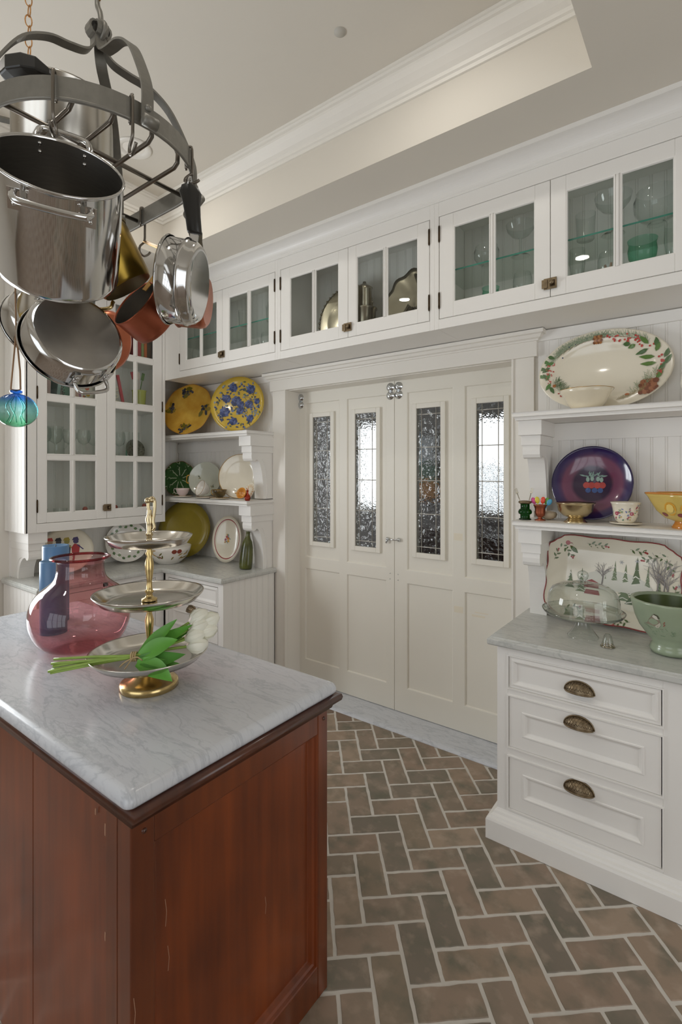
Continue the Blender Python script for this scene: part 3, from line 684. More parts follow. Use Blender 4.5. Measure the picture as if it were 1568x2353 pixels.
e = MB().box(-.004, 0, .0, .55, 0, .884).build('end_panel', WHITE2, t); boards(e, -.004, .545, 0, .884, 9, R(-90))

# ---- island
ix0, ix1, iy0, iy1 = -2.72, -.985, .565, 1.296
pr = [(.03, IZ - .035), (.006, IZ - .035), (.001, IZ - .029), (0, IZ - .022), (.002, IZ - .012), (.007, IZ - .005), (.014, IZ - .001), (.022, IZ)]
mb = MB(); mb.smooth = False
def rr(o, r=.018, n=5):
    out = []; x0, x1, y0, y1 = ix0 + o, ix1 - o, iy0 + o, iy1 - o
    for cx, cy, a0 in ((x0 + r, y0 + r, 180), (x1 - r, y0 + r, 270), (x1 - r, y1 - r, 0), (x0 + r, y1 - r, 90)):
        for i in range(n + 1): a = R(a0 + 90 * i / n); out.append((cx + r * math.cos(a), cy + r * math.sin(a)))
    return out
mb.smooth = True; mb.loft([[(x, y, z) for x, y in rr(o)] for o, z in pr], True); mb.smooth = False
mb.poly([(x, y, IZ) for x, y in rr(.022)]); mb.poly([(x, y, IZ - .035) for x, y in rr(.03)][::-1])
tag(mb.build('island_marble_top', MARBLE), 'white marble island top with rounded edge', 'countertop')
t = tag(empty('kitchen_island', (-1.85, .93, 0)), 'cherry wood kitchen island with frame and panel end under white marble', 'island')
dx, dy = 1.85, -.93
bx0, bx1, by0, by1 = ix0 + .03, -1.012, .590, 1.272
hz = IZ - .036
def isl(mb, *a):
    x0, x1, y0, y1, z0, z1 = a; mb.box(x0 + dx, x1 + dx, y0 + dy, y1 + dy, z0, z1); return mb
isl(MB(), bx0, bx1 - .052, by0 + .022, by1 - .002, .0, hz - .02).build('carcass', CHERRYF, t)
# end: posts, rails, panel
st = .058
isl(MB(), bx1 - .055, bx1, by0, by0 + st, 0, hz - .035).build('post', CHERRYF, t, .003)
isl(MB(), bx1 - .055, bx1, by1 - st + .01, by1, 0, hz - .035).build('post', CHERRYF, t, .003)
isl(MB(), bx1 - .05, bx1 - .001, by0 + st, by1 - st + .01, hz - .115, hz - .035).build('rail', CHERRYF, t, .002)
isl(MB(), bx1 - .05, bx1 - .001, by0 + st, by1 - st + .01, 0, .10).build('rail', CHERRYF, t, .002)
mb = MB(); a0, a1, c0, c1 = by0 + st + dy, by1 - st + .01 + dy, .10, hz - .115; X = bx1 + dx
mb.loft([[(X - q, a0 + o, c0 + o), (X - q, a1 - o, c0 + o), (X - q, a1 - o, c1 - o), (X - q, a0 + o, c1 - o)] for o, q in ((0, .002), (.003, .004), (.006, .012), (.012, .016), (.018, .026), (.022, .028))], True, False, True)
mb.build('end_panel', CHERRY, t)
for yy in (by0 + .032, by1 - .02): 
    pg = MB().lathe([(.001, .004), (.005, .003), (.0065, 0)], 12).build('peg', CHERRYD, t); pg.location = (bx1 + dx, yy + dy, hz - .075); pg.rotation_euler = (0, R(90), 0)
# front face towards the window: posts and boards
isl(MB(), bx1 - .105, bx1 - .0555, by0, by0 + .02, 0, hz - .035).build('front_stile', CHERRYF, t, .002)
for i in range(4):
    x1 = bx1 - .107 - i * .395; isl(MB(), x1 - .393, x1, by0 + .004, by0 + .02, 0, hz - .035).build('front_panel', CHERRY, t, .002)
pr = [(.002, 0), (.010, .003), (.014, .014), (.024, .020), (.033, .026), (.036, .036), (.033, .046), (.022, .050), (.012, .051)]
mb = MB(); z_ = hz - .051
mb.smooth = True
mb.loft([[(bx0 + dx - o, by0 + dy - o * .35, z_ + z), (bx1 + dx + o, by0 + dy - o * .35, z_ + z), (bx1 + dx + o, by1 + dy + o, z_ + z), (bx0 + dx - o, by1 + dy + o, z_ + z)] for o, z in pr], True, True, True); mb.smooth = False
mb.build('top_moulding', CHERRYD, t)
SCR = M('scratch_wood', '#a07a62', .6)
for yy, z0, z1, xx in ((.694, .60, .665, bx1 - .0278), (.701, .49, .55, bx1 - .0278), (1.02, .40, .45, bx1 - .0278), (.598, .46, .53, bx1 + .0002)):
    m_ = MB(); m_.strap([(xx + dx, yy + dy, z0), (xx + dx, yy + dy + .003, (z0 + z1) / 2), (xx + dx, yy + dy - .001, z1)], (0, 1, 0), .0016, .0004); m_.build('scratch', SCR, t)
for xx, z0, z1 in ((bx1 - .1065, .84, .868), (bx1 - .1065, .60, .62), (bx1 - .15, .87, .885)):
    m_ = MB(); m_.strap([(xx + dx, by0 + dy - .0002, z0), (xx + dx, by0 + dy - .0002, (z0 + z1) / 2), (xx + dx + .001, by0 + dy - .0002, z1)], (1, 0, 0), .004, .0006); m_.build('paint_chip', SCR, t)

# ================================================================== POT RACK
def wmb(root):
    """mesh builder that takes world coordinates for a child of root"""
    mb = MB(); loc = Matrix.Translation(root.location); mb.T = (loc @ root.rotation_euler.to_matrix().to_4x4()).inverted(); return mb
RZ, RR, RCX, RCY, RLX = 2.45, .230, -1.233, .628, -1.62
rack = tag(empty('pot_rack', ((RCX + RLX) / 2, RCY, RZ)), 'dark iron oval pot rack hanging by chains over the island', 'pot rack')
def ringpt(a, r=RR, cx=RCX): return (cx + r * math.cos(a), RCY + r * math.sin(a), RZ)
loop = [ringpt(R(-90 + 180 * i / 28)) for i in range(29)] + [ringpt(R(90 + 180 * i / 28), RR, RLX) for i in range(29)]
wmb(rack).strap(loop, (0, 0, 1), .044, .006, True).build('ring_band', IRON, rack)
wmb(rack).tube([(p[0], p[1], RZ - .022) for p in loop], .0045, 6, True).build('band_edge', IRON, rack)
# grid of rods
GZ = RZ - .012
for y in (.50, .573, .662, .757):
    hw = math.sqrt(RR ** 2 - (y - RCY) ** 2) - .035
    x1, x0 = RCX + hw, RLX - hw
    wmb(rack).tube([(x1 - .012, y, GZ + .045), (x1 - .004, y, GZ + .03), (x1 - .006, y, GZ + .008), (x1 - .02, y, GZ), (x0 + .02, y, GZ), (x0 + .006, y, GZ + .008), (x0 + .004, y, GZ + .03), (x0 + .012, y, GZ + .045)], .0055, 8).build('grid_rod', RODM, rack)
for x in (-1.20, -1.43, -1.66): wmb(rack).tube([(x, RCY - RR, GZ + .006), (x, RCY + RR, GZ + .006)], .0058, 8).build('cross_rod', RODM, rack)
# yokes: four curled straps meeting at a link
def yoke(ax, dirs):
    for a, lift in dirs:
        e = Vector((ax + RR * 1.015 * math.cos(a), RCY + RR * 1.015 * math.sin(a), RZ)); c = Vector((ax, RCY, RZ)); d = (e - c).normalized(); L = (e - c).length
        sd = Vector((-d.y, d.x, 0))
        P = [c + d * r_ + Vector((0, 0, z_)) for r_, z_ in ((.012, .288), (.015, .262), (.032, .240), (.07, .228), (L * .5, .217), (L * .73, .178), (L * .92, .105), (L + .004, .05), (L + .006, 0), (L + .006, -.02))]
        pts = spline(P, 6)
        s_ = wmb(rack).strap(pts, tuple(sd), .026, .005).build('yoke_strap', IRON, rack)
        wmb(rack).strap([c + d * (.012 + .014 * math.sin(t)) + Vector((0, 0, .288 + .016 * (1 - math.cos(t)))) for t in [R(30 * i) for i in range(11)]], tuple(sd), .026, .005).build('curl', IRON, s_)
        q = c + d * (L + .018) + Vector((0, 0, -.032))
        wmb(rack).tube([q - sd * .015, q + sd * .015], .0125, 12).build('rolled_end', IRON, s_)
        q2 = c + d * (L + .009) + Vector((0, 0, .002)); wmb(rack).ball(q2, .0075, 10, 6).build('rivet', IRON, s_)
yoke(RCX + .012, [(R(-4), 0), (R(72), 0), (R(-93), 0), (R(140), 0)])
yoke(RLX - .012, [(R(176), 0), (R(108), 0), (R(-93), 0)])
CH = M('copper_chain', '#b98a58', .35, .9)
for ax in (RCX + .012, RLX - .012):
    lk = wmb(rack); lk.tube([(ax + .032 * math.cos(R(20 * i)), RCY, RZ + .302 + .022 * math.sin(R(20 * i))) for i in range(18)], .0055, 8, True); lk.build('link', IRON, rack)
    h = spline([(ax - .004, RCY, RZ + .318), (ax + .010, RCY, RZ + .326), (ax + .006, RCY, RZ + .35), (ax - .006, RCY, RZ + .375), (ax - .002, RCY, RZ + .40), (ax + .014, RCY, RZ + .402), (ax + .022, RCY, RZ + .388)], 6)
    wmb(rack).tube(h, .0065, 8).build('hook', IRON, rack)
    z = RZ + .385; k = 0
    while z < ZC - .03:
        mb = wmb(rack); pts = []
        for i in range(14):
            a = 2 * PI * i / 14; px, pz = .0085 * math.cos(a), .0175 * math.sin(a)
            pts.append((ax + (px if k % 2 == 0 else .002 * math.cos(a)) + .002, RCY + (0.002 if k % 2 == 0 else px), z + .0175 + pz))
        mb.tube(pts, .0018, 6, True); mb.build('chain_link', CH, rack); z += .0305; k += 1
    wmb(rack).lathe([(.001, 0), (.03, -.002), (.034, -.012), (.012, -.03), (.001, -.034)], 20, (ax, RCY, ZC)).build('ceiling_cap', IRON, rack)

def phook(x, y, nrm, drop=.10, label='', tip=1, rz=RZ):
    """S-shaped pot hook over the band; nrm = outward direction of the band there"""
    n = Vector((nrm[0], nrm[1], 0)).normalized(); b = Vector((x, y, rz))
    o = tag(empty('pot_hook', b), label, 'hook'); mb = wmb(o)
    P = [b - n * .007 + Vector((0, 0, -.03)), b - n * .007 + Vector((0, 0, .018)), b - n * .003 + Vector((0, 0, .027)), b + n * .004 + Vector((0, 0, .027)), b + n * .008 + Vector((0, 0, .018)), b + n * .008 + Vector((0, 0, -.04)), b + n * .006 + Vector((0, 0, -drop * .62)),
         b - n * .008 * tip + Vector((0, 0, -drop * .78)), b - n * .009 * tip + Vector((0, 0, -drop * .93)), b + n * .004 * tip + Vector((0, 0, -drop)), b + n * .018 * tip + Vector((0, 0, -drop * .93)), b + n * .026 * tip + Vector((0, 0, -drop * .84))]
    mb.tube(spline(P, 4), .0034, 8).build('hook_wire', RODM, o); return o

# ------------------------------------------------------------------ pots
# two diagonal directions across the room, used for the tilt of the hanging pots
CF = Vector((-math.sin(R(36.96)), math.cos(R(36.96)), 0)); CR = Vector((math.cos(R(36.96)), math.sin(R(36.96)), 0)); UZ = Vector((0, 0, 1))
def frame(name, label, cat, origin, axis, up, group=None):
    """empty whose local z is axis (rim to base) and whose local x is up"""
    z = Vector(axis).normalized(); x = Vector(up); x = (x - z * x.dot(z)).normalized(); y = z.cross(x)
    m = Matrix((x, y, z)).transposed().to_4x4()
    return tag(empty(name, origin, m.to_euler()), label, cat, group)
def vessel(t, prof, thick, mo, mi, rim=.0025, seg=56, lip=True):
    mb = MB(); mb.lathe(prof, seg, cap1=False); mb.lathe([(prof[-1][0], prof[-1][1]), (.0005, prof[-1][1])], seg); mb.build('body', mo, t)
    ip = [(r - thick, min(z, prof[-1][1] - thick)) for r, z in prof]
    mb = MB(); mb.lathe(ip, seg); mb.lathe([(ip[-1][0], ip[-1][1]), (.0005, ip[-1][1])], seg); mb.build('interior', mi, t)
    if lip: MB().lathe([(prof[0][0] - thick - .0005 + q, zz) for q, zz in ((0, .001), (.001, -.002), (rim + .001, -.003), (rim + thick + .001, 0), (rim + .001, .004))], seg).build('rim', mo, t)
def loop_handle(t, a, r, z, w, out, mat, rad=.005, dz=0):
    """bent-rod loop on the wall at angle a (radians)"""
    d = Vector((math.cos(a), math.sin(a), 0)); s = Vector((-math.sin(a), math.cos(a), 0)); c = d * r + Vector((0, 0, z))
    P = [c - s * w - d * .001, c - s * w * .98 + d * out * .6 + Vector((0, 0, dz * .5)), c - s * w * .7 + d * out + Vector((0, 0, dz)), c + s * w * .7 + d * out + Vector((0, 0, dz)), c + s * w * .98 + d * out * .6 + Vector((0, 0, dz * .5)), c + s * w - d * .001]
    h = MB().tube(spline(P, 5), rad, 8).build('loop_handle', mat, t)
    for q in (-1, 1):
        pl = MB()
        ctr = c + s * w * q + d * .001 + Vector((0, 0, .012))
        for k in (-.008, .008): pl.ball(ctr + Vector((0, 0, k)) + d * .001, .0042, 8, 5)
        pl.strap([ctr + Vector((0, 0, -.019)), ctr + Vector((0, 0, .019))], tuple(s), .019, .0025); pl.build('riveted_plate', mat, h)

# big stockpot in front
w = Vector((-.916, .40, 0)); ax_ = Vector((w.x * .78, w.y * .78, -.62))
pot = frame('stockpot', 'large polished steel stockpot hanging tilted at the front of the rack', 'pot', (-.991, .433, 2.246), ax_, UZ)
vessel(pot, [(.113, 0), (.1135, .02), (.120, .205), (.1175, .218), (.108, .225)], .0025, STEEL, BRUSHED, .0025)
loop_handle(pot, R(4), .1135, .012, .048, .036, STEEL, .006, -.012); loop_handle(pot, R(184), .1135, .014, .060, .030, STEEL, .0062, .0)
for a in (R(-17), R(25), R(163), R(205)):
    for z in (.012, .028): MB().ball((.111 * math.cos(a), .111 * math.sin(a), z), .0042, 8, 5).build('rivet', STEEL, pot)
phook(-1.068, .459, (.72, -.70), .105, 'wire pot hook holding the large steel stockpot')

# tall pot standing on the grid
t = tag(empty('tall_pot', (-1.415, .632, GZ + .012)), 'tall steel pot with black handles standing on top of the rack', 'pot')
MB().lathe([(.001, 0), (.118, 0), (.122, .004), (.1225, .210), (.128, .213), (.128, .217), (.120, .217), (.119, .006), (.001, .004)], 48).build('body', M('satin_steel', '#c4bfb6', .22, 1), t)
for a in (R(-62), R(118)):
    h = MB(); d = Vector((math.cos(a), math.sin(a), 0)); s = Vector((-math.sin(a), math.cos(a), 0)); c = d * .124 + Vector((0, 0, .195))
    rings = []
    for q, w_, h_, o_ in ((-.062, .006, .008, 0), (-.048, .014, .016, .022), (-.02, .016, .018, .034), (.02, .016, .018, .034), (.048, .014, .016, .022), (.062, .006, .008, 0)):
        p = c + s * q + d * o_; rings.append([p + d * w_ + UZ * h_, p - d * w_ + UZ * h_, p - d * w_ - UZ * h_, p + d * w_ - UZ * h_])
    h.loft(rings, True, True, True); h.build('black_handle', BLACKP, t, .004)

def stick_handle(t, length, mat, r0, w0, w1, th, hang=True, neck=.05, z=.012, tilt=0):
    """handle leaving the wall along local +x with a hang loop"""
    n = MB(); n.strap([(r0 - .004, 0, z), (r0 + neck, 0, z)], (0, 0, 1), .020, .006); n.build('handle_neck', STEEL, t)
    h = MB(); rings = []; x0 = r0 + neck - .012
    for f, w_, k in ((0, w0, .8), (.03, w0 * 1.08, 1), (.35, w0 * 1.15, 1), (.62, w1 * .85, 1), (.82, w1 * 1.06, .95), (.94, w1 * .8, .9), (1, w1 * .3, .6)):
        x = x0 + f * length; rings.append([(x, th * .5 * k * math.sin(2 * PI * i / 12), z + tilt * f + w_ * .5 * math.cos(2 * PI * i / 12)) for i in range(12)])
    h.smooth = True; h.loft(rings, True, True, True); hh = h.build('grip', mat, t)
    xe = x0 + length - .012
    MB().tube([(xe + .014 + .014 * math.cos(R(30 * i)), .012 * math.sin(R(30 * i)), z + tilt) for i in range(12)], .0018, 6, True).build('hang_ring', STEEL, hh)

# steel saucepan hanging at the right end, mouth to the left
sp = frame('steel_saucepan', 'polished steel saucepan with black handle hanging at the right end of the rack', 'saucepan', (-1.077, .731, 2.141), CR * .985 - UZ * .13 + CF * .02, UZ)
vessel(sp, [(.1035, 0), (.101, .003), (.0995, .040), (.102, .043), (.104, .046), (.101, .051), (.0985, .053), (.096, .064), (.088, .073), (.077, .076)], .002, STEEL, BRUSHED, .002)
stick_handle(sp, .120, BLACKP, .100, .034, .052, .026, neck=.035, z=.045, tilt=-.029)
phook(-1.049, .766, (.80, .60), .065, 'wire pot hook holding the black handled saucepan')
phook(-1.006, .588, (1, -.15), .10, 'empty wire pot hook beside the rolled strap end of the rack')
# copper saucepan behind it
cp = frame('copper_saucepan', 'copper saucepan with olive handle behind the steel saucepan', 'saucepan', (-1.193, .841, 2.150), CR * .985 - UZ * .10 + CF * .05, UZ)
vessel(cp, [(.074, 0), (.0735, .06), (.070, .072), (.062, .078)], .002, COPPER, BRUSHED)
stick_handle(cp, .12, OLIVE, .073, .028, .038, .02, neck=.03, z=.048, tilt=-.03)
phook(-1.165, .848, (.29, .95), .085, 'wire pot hook holding the olive handled copper saucepan')
# copper pan on the straight far side
c3 = frame('copper_saucepan', 'copper saucepan with steel lining hanging from a brass strip handle', 'saucepan', (-1.292, .765, 2.138), CR * .50 + CF * .70 - UZ * .48, UZ + CR * .3)
vessel(c3, [(.076, 0), (.0755, .068), (.072, .083), (.064, .088)], .002, COPPERD, BRUSHED, .001)
b = Vector(c3.location); m_ = wmb(c3); up_ = (c3.rotation_euler.to_matrix() @ Vector((1, 0, 0))); p0 = b + up_ * .077
m_.strap(spline([p0 - up_ * .03 + Vector((0, 0, 0)), p0 + up_ * .03, p0 + up_ * .09 + UZ * .012, Vector((-1.40, .862, 2.375))], 5), tuple(CR), .012, .0035); m_.build('strip_handle', M('brass_strip', '#c7a068', .3, 1), c3)
phook(-1.405, .858, (0, 1), .118, 'wire pot hook on the straight far side of the rack')
# brass pail
pax = CR * .50 - UZ * .80 + CF * .25; pax.normalize()
pb = Vector((-1.193, .690, 2.137)); po = pb - pax * .135
pl = frame('brass_pail', 'brass pail with bail handle behind the large stockpot', 'pail', po, pax, UZ)
vessel(pl, [(.083, 0), (.082, .02), (.066, .128), (.062, .134)], .002, BRASSD, BRASSD, .003)
m_ = wmb(pl); m_.tube(spline([(-1.183, .688, 2.195), (-1.172, .684, 2.224), (-1.181, .678, 2.263), (-1.200, .672, 2.294), (-1.27, .66, 2.33), (-1.375, .615, 2.30), (-1.372, .572, 2.183), (-1.337, .560, 2.096), (-1.325, .567, 2.080), (-1.222, .644, 2.077), (-1.214, .662, 2.099)], 6), .0045, 8); m_.build('bail_handle', BRASS, pl)
# wide steel pan low in front, base towards the viewer
bp = frame('steel_saute_pan', 'wide brushed steel pan with loop handles hanging below the stockpot', 'pan', (-1.235, .565, 1.972), -CF * .62 + CR * .66 + UZ * .30, -UZ + CR * .35)
vessel(bp, [(.108, 0), (.1045, .006), (.103, .050), (.100, .060), (.092, .064)], .002, STEEL, BRUSHED, .003)
MB().lathe([(.092, .0645), (.085, .0655), (.0005, .0658)], 48).build('brushed_base', BRUSHED, bp)
loop_handle(bp, 0, .104, .03, .036, .030, STEEL, .0045); loop_handle(bp, PI, .104, .03, .042, .034, STEEL, .0045)
b2 = frame('steel_pan', 'smaller steel pan hanging behind the wide brushed pan', 'pan', (-1.505, .610, 2.075), -CF * .55 + CR * .75 + UZ * .25, -UZ + CR * .2)
vessel(b2, [(.100, 0), (.098, .05), (.092, .062), (.083, .066)], .002, STEEL, BRUSHED, .003)
loop_handle(b2, 0, .098, .03, .034, .028, STEEL, .004)
c4 = frame('copper_pan', 'round copper pan hanging between the brushed pan and the brass pail', 'pan', (-1.515, .768, 2.075), -CF * .30 + CR * .85 - UZ * .2, UZ)
vessel(c4, [(.092, 0), (.091, .05), (.086, .060), (.078, .064)], .002, COPPER, BRUSHED, .002)
# blue glass ball on twine
gb = tag(empty('glass_ball', (-1.287, .470, 1.812)), 'blue and green glass ball hanging on twine at the left edge', 'ornament')
BG = glass('blue_green_glass', '#f0fbfa', '#a8dde0', gain=1.2, bump=.5, bscale=30, zramp=(-.036, .036, [(0, '#b4ecc2'), (.25, '#dcf4e8'), (.7, '#cdeef6'), (.92, '#7fb0f6')]))
mb = MB(); mb.lathe([(max(.044 * math.sin(PI * i / 20), .0004), -.0385 * math.cos(PI * i / 20)) for i in range(21)], 40); mb.lathe([(.004, .038), (.012, .040), (.013, .044), (.009, .0465), (.003, .046)], 16); mb.build('ball', BG, gb)
th = MB()
for k in range(5):
    a = R(72 * k + 20); th.tube(spline([(.006 * math.cos(a), .006 * math.sin(a), .032), (.02 * math.cos(a), .02 * math.sin(a), .01), (.012 * math.cos(a + .4), .012 * math.sin(a + .4), -.012), (.02 * math.cos(a + .6), .02 * math.sin(a + .6), -.029)], 4), .0012, 5)
th.build('glass_threads', glass('thread_glass', '#c5efe6', '#6fc0c0', gain=2), gb)
mb = wmb(gb); X, Y = -1.287, .470
c_ = CR; zb = 1.812
mb.tube([Vector((X, Y, zb + .048)) - c_ * .012, Vector((X, Y, zb + .052)) - c_ * .012, Vector((X, Y, zb + .18)), Vector((X, Y, 2.2)) - c_ * .004, Vector((X, Y + .02, 2.44))], .0019, 6)
mb.tube([Vector((X, Y, zb + .048)) - c_ * .012, Vector((X, Y, zb + .045)), Vector((X, Y, zb + .048)) + c_ * .010, Vector((X, Y, zb + .09)) + c_ * .009, Vector((X, Y, zb + .18))], .0019, 6)
mb.build('twine', TWINE, gb)

# ================================================================== TABLEWARE HELPERS
class Paint:
    out = None
    """flat painted decoration: coloured outlines laid on a glazed surface given by fn(u, v) -> point"""
    def __init__(s, fn, radial=False): s.fn = fn; s.mb = MB(); s.cols = []; s.k = 0; s.radial = radial
    def c(s, h):
        if h not in s.cols: s.cols.append(h)
        s.mb.cur = s.cols.index(h)
    def poly(s, pts, h):
        s.c(h); s.k += 5e-6; q = []                                     # each stroke lies a hair above the last
        for u, v in pts:
            p = Vector(s.fn(u, v))
            if s.radial: p += Vector((p.x, p.y, 0)).normalized() * s.k
            else: p.z += s.k
            q.append(p)
        s.mb.poly(q); return s
    def dot(s, u, v, r, h, n=8, ry=None): return s.poly([(u + r * math.cos(2 * PI * i / n), v + (ry or r) * math.sin(2 * PI * i / n)) for i in range(n)], h)
    def leaf(s, u, v, a, L, w, h):
        ca, sa = math.cos(a), math.sin(a); pr = [(0, 0), (.25, .42), (.55, .5), (.85, .22), (1, 0), (.85, -.22), (.55, -.5), (.25, -.42)]
        return s.poly([(u + ca * x * L - sa * y * w, v + sa * x * L + ca * y * w) for x, y in pr], h)
    def line(s, pts, w, h):
        for (a, b), (c, d) in zip(pts[:-1], pts[1:]):
            L = math.hypot(c - a, d - b) or 1e-6; nx, ny = -(d - b) / L * w / 2, (c - a) / L * w / 2
            s.poly([(a + nx, b + ny), (a - nx, b - ny), (c - nx, d - ny), (c + nx, d + ny)], h)
        return s
    def needles(s, u, v, a, L, n, h, w=.0012, spread=.5, rnd=random):
        for i in range(n):
            t = i / n * L * .7; q = rnd.uniform(.25, spread) * (1 if i % 2 else -1); l = rnd.uniform(.35, .55) * L
            x, y = u + math.cos(a) * t, v + math.sin(a) * t; s.line([(x, y), (x + math.cos(a + q) * l, y + math.sin(a + q) * l)], w, h)
        return s
    def build(s, name, parent, rough=.2):
        ms = [M('glaze_' + h.lstrip('#'), h, rough) for h in s.cols]; return s.mb.build(name, ms, parent)
def flat_prof(front):
    def z(r):
        for (a, za), (b, zb) in zip(front[:-1], front[1:]):
            if r <= b: return za + (zb - za) * (r - a) / (b - a)
        return front[-1][1]
    return z
STDP = [(0, 0), (.60, 0), (.68, .035), (.74, .055), (.97, .10), (1.0, .115)]
def plate(name, label, cat, Rr, loc, rot, mat, front=STDP, ey=1, th=.03, wav=None, seg=56, group=None, rimmat=None, rimr=.0025):
    """dish in local xy, face towards +z, front profile in units of Rr"""
    pr = [(max(r * Rr, .0005), z * Rr) for r, z in front] + [(1.0 * Rr, (front[-1][1] - th * .6) * Rr)] + [(max(r * Rr * .985, .0005), (z - th) * Rr) for r, z in front[::-1]]
    o = MB().lathe(pr, seg, ex=1, ey=ey, wav=(lambda a, r, z: wav(a) if r > .6 * Rr else 1) if wav else None).build(name, mat); o.location = loc; o.rotation_euler = rot
    tag(o, label, cat, group); zf = flat_prof(front)
    fn = lambda u, v: (u, v, zf(min(1, math.hypot(u, v / ey) / Rr)) * Rr + .0011)
    if rimmat:
        zz = front[-1][1] * Rr; MB().tube([((wav(2 * PI * i / 64) if wav else 1) * Rr * math.cos(2 * PI * i / 64), (wav(2 * PI * i / 64) if wav else 1) * Rr * ey * math.sin(2 * PI * i / 64), zz) for i in range(64)], rimr, 6, True).build('rim_band', rimmat, o)
    return o, fn
def lean(R_v, zs, wall, tilt, th):
    """centre height and y for a dish of vertical half-size R_v leaning on a wall at y=wall"""
    return zs + R_v * math.cos(tilt) + th * math.sin(tilt), wall - R_v * math.sin(tilt) - th
def std(o_tilt, face=0): return (PI / 2 - o_tilt, 0, face)
def lathe_obj(name, prof, mat, parent=None, seg=32, **k): return MB().lathe(prof, seg, **k).build(name, mat, parent)
BWY = YW - .010     # bead board face

# ================================================================== ON THE ISLAND
# pink glass vase
PK = glass('pink_glass', '#f5d0d2', '#dc9da1', ior=1.5, gain=1.5, bump=.12, bscale=14)
v = tag(empty('pink_glass_vase', (-1.975, .945, IZ)), 'large round pink glass vase on the marble island', 'vase')
pr = [(.06, .002), (.10, .004), (.145, .03), (.172, .08), (.180, .13), (.172, .178), (.148, .220), (.114, .248), (.094, .268), (.086, .29), (.084, .318), (.086, .336), (.096, .346), (.104, .35)]
mb = MB().lathe([(q.x, q.y) for q in spline([(a, b, 0) for a, b in pr], 4)], 56); mb.build('body', PK, v)
lathe_obj('base_disc', [(.0005, .002), (.06, .002)], PK, v); MB().tube([(.102 * math.cos(2 * PI * i / 48), .102 * math.sin(2 * PI * i / 48), .35) for i in range(48)], .0055, 8, True).build('rolled_rim', glass('pink_rim', '#d58a8f', '#a4555b', gain=1.2), v)
# three tier stand
ts = tag(empty('tiered_stand', (-1.443, .905, IZ)), 'three tier steel and brass serving stand on the island', 'serving stand')
lathe_obj('foot', [(.0005, .045), (.03, .05), (.038, .046), (.05, .035), (.072, .026), (.084, .022), (.088, .018), (.089, .002), (.086, 0), (.0005, 0)], BRASS, ts, 48)
def tray(z, r): return lathe_obj('tray', [(.0005, z), (r * .70, z), (r * .86, z + .008), (r * .97, z + .027), (r, z + .030), (r * 1.005, z + .028), (r * .98, z + .022), (r * .87, z + .002), (r * .70, z - .003), (.0005, z - .003)], STEEL2, ts, 64)
STEEL2 = M('tray_steel', '#d6d2ca', .16, 1, noise=.06, nscale=30)
tray(.088, .180); tray(.272, .167); tray(.450, .131)
lathe_obj('stem', [(.012, .045), (.012, .075), (.022, .086)], BRASS, ts, 24)
def spindle(z0, z1):
    h = z1 - z0; return lathe_obj('spindle', [(.024, z0), (.024, z0 + .006), (.013, z0 + .010), (.009, z0 + .02), (.014, z0 + .028), (.009, z0 + .036), (.008, z0 + h * .35), (.0125, z0 + h * .55), (.0135, z0 + h * .68), (.008, z0 + h * .80), (.012, z0 + h * .86), (.008, z0 + h * .92), (.012, z1)], BRASS, ts, 20)
spindle(.090, .270); spindle(.274, .447)
lathe_obj('finial_spindle', [(.02, .450), (.02, .455), (.010, .459), (.008, .475), (.012, .482), (.008, .49), (.009, .515), (.0125, .53), (.008, .545), (.007, .56)], BRASSW, ts, 20)
h = MB(); h.tube(spline([(0, 0, .553), (-.004, 0, .575), (.0, 0, .594), (.011, 0, .598), (.017, 0, .585), (.016, 0, .555), (.012, 0, .525), (.016, 0, .505), (.010, 0, .495)], 6), .0052, 8); h.ball((-.005, 0, .590), .010, 12, 8); h.ball((.010, 0, .592), .009, 12, 8); o = h.build('carry_loop', BRASSW, ts); o.rotation_euler = (0, 0, R(37))
# tulips
tu = tag(empty('tulip_bouquet', (-1.45, .87, 1.10)), 'bunch of white tulips tied with raffia lying on the lowest tray', 'flowers')
G1 = M('tulip_leaf', '#63a83c', .4, noise=.25, nscale=14); G2 = M('tulip_leaf_dark', '#4a8a2e', .4, noise=.2, nscale=14); GST = M('tulip_stem', '#93b04e', .45, noise=.2, nscale=20); WT = M('tulip_petal', '#efeee0', .45, noise=.05, nscale=20, sss=.15)
def CP(lat, dep_, z): p = CF * dep_ + CR * lat; return Vector((p.x, p.y, z))
tie = CP(-.615, 1.49, 1.122)
heads = [(-.470, 1.585, 1.200), (-.468, 1.575, 1.178), (-.475, 1.560, 1.153), (-.468, 1.555, 1.130), (-.445, 1.585, 1.160), (-.44, 1.60, 1.188)]
tails = [(-.855, 1.478, 1.105), (-.85, 1.470, 1.090), (-.85, 1.465, 1.083), (-.86, 1.50, 1.110), (-.855, 1.462, 1.088), (-.848, 1.475, 1.098)]
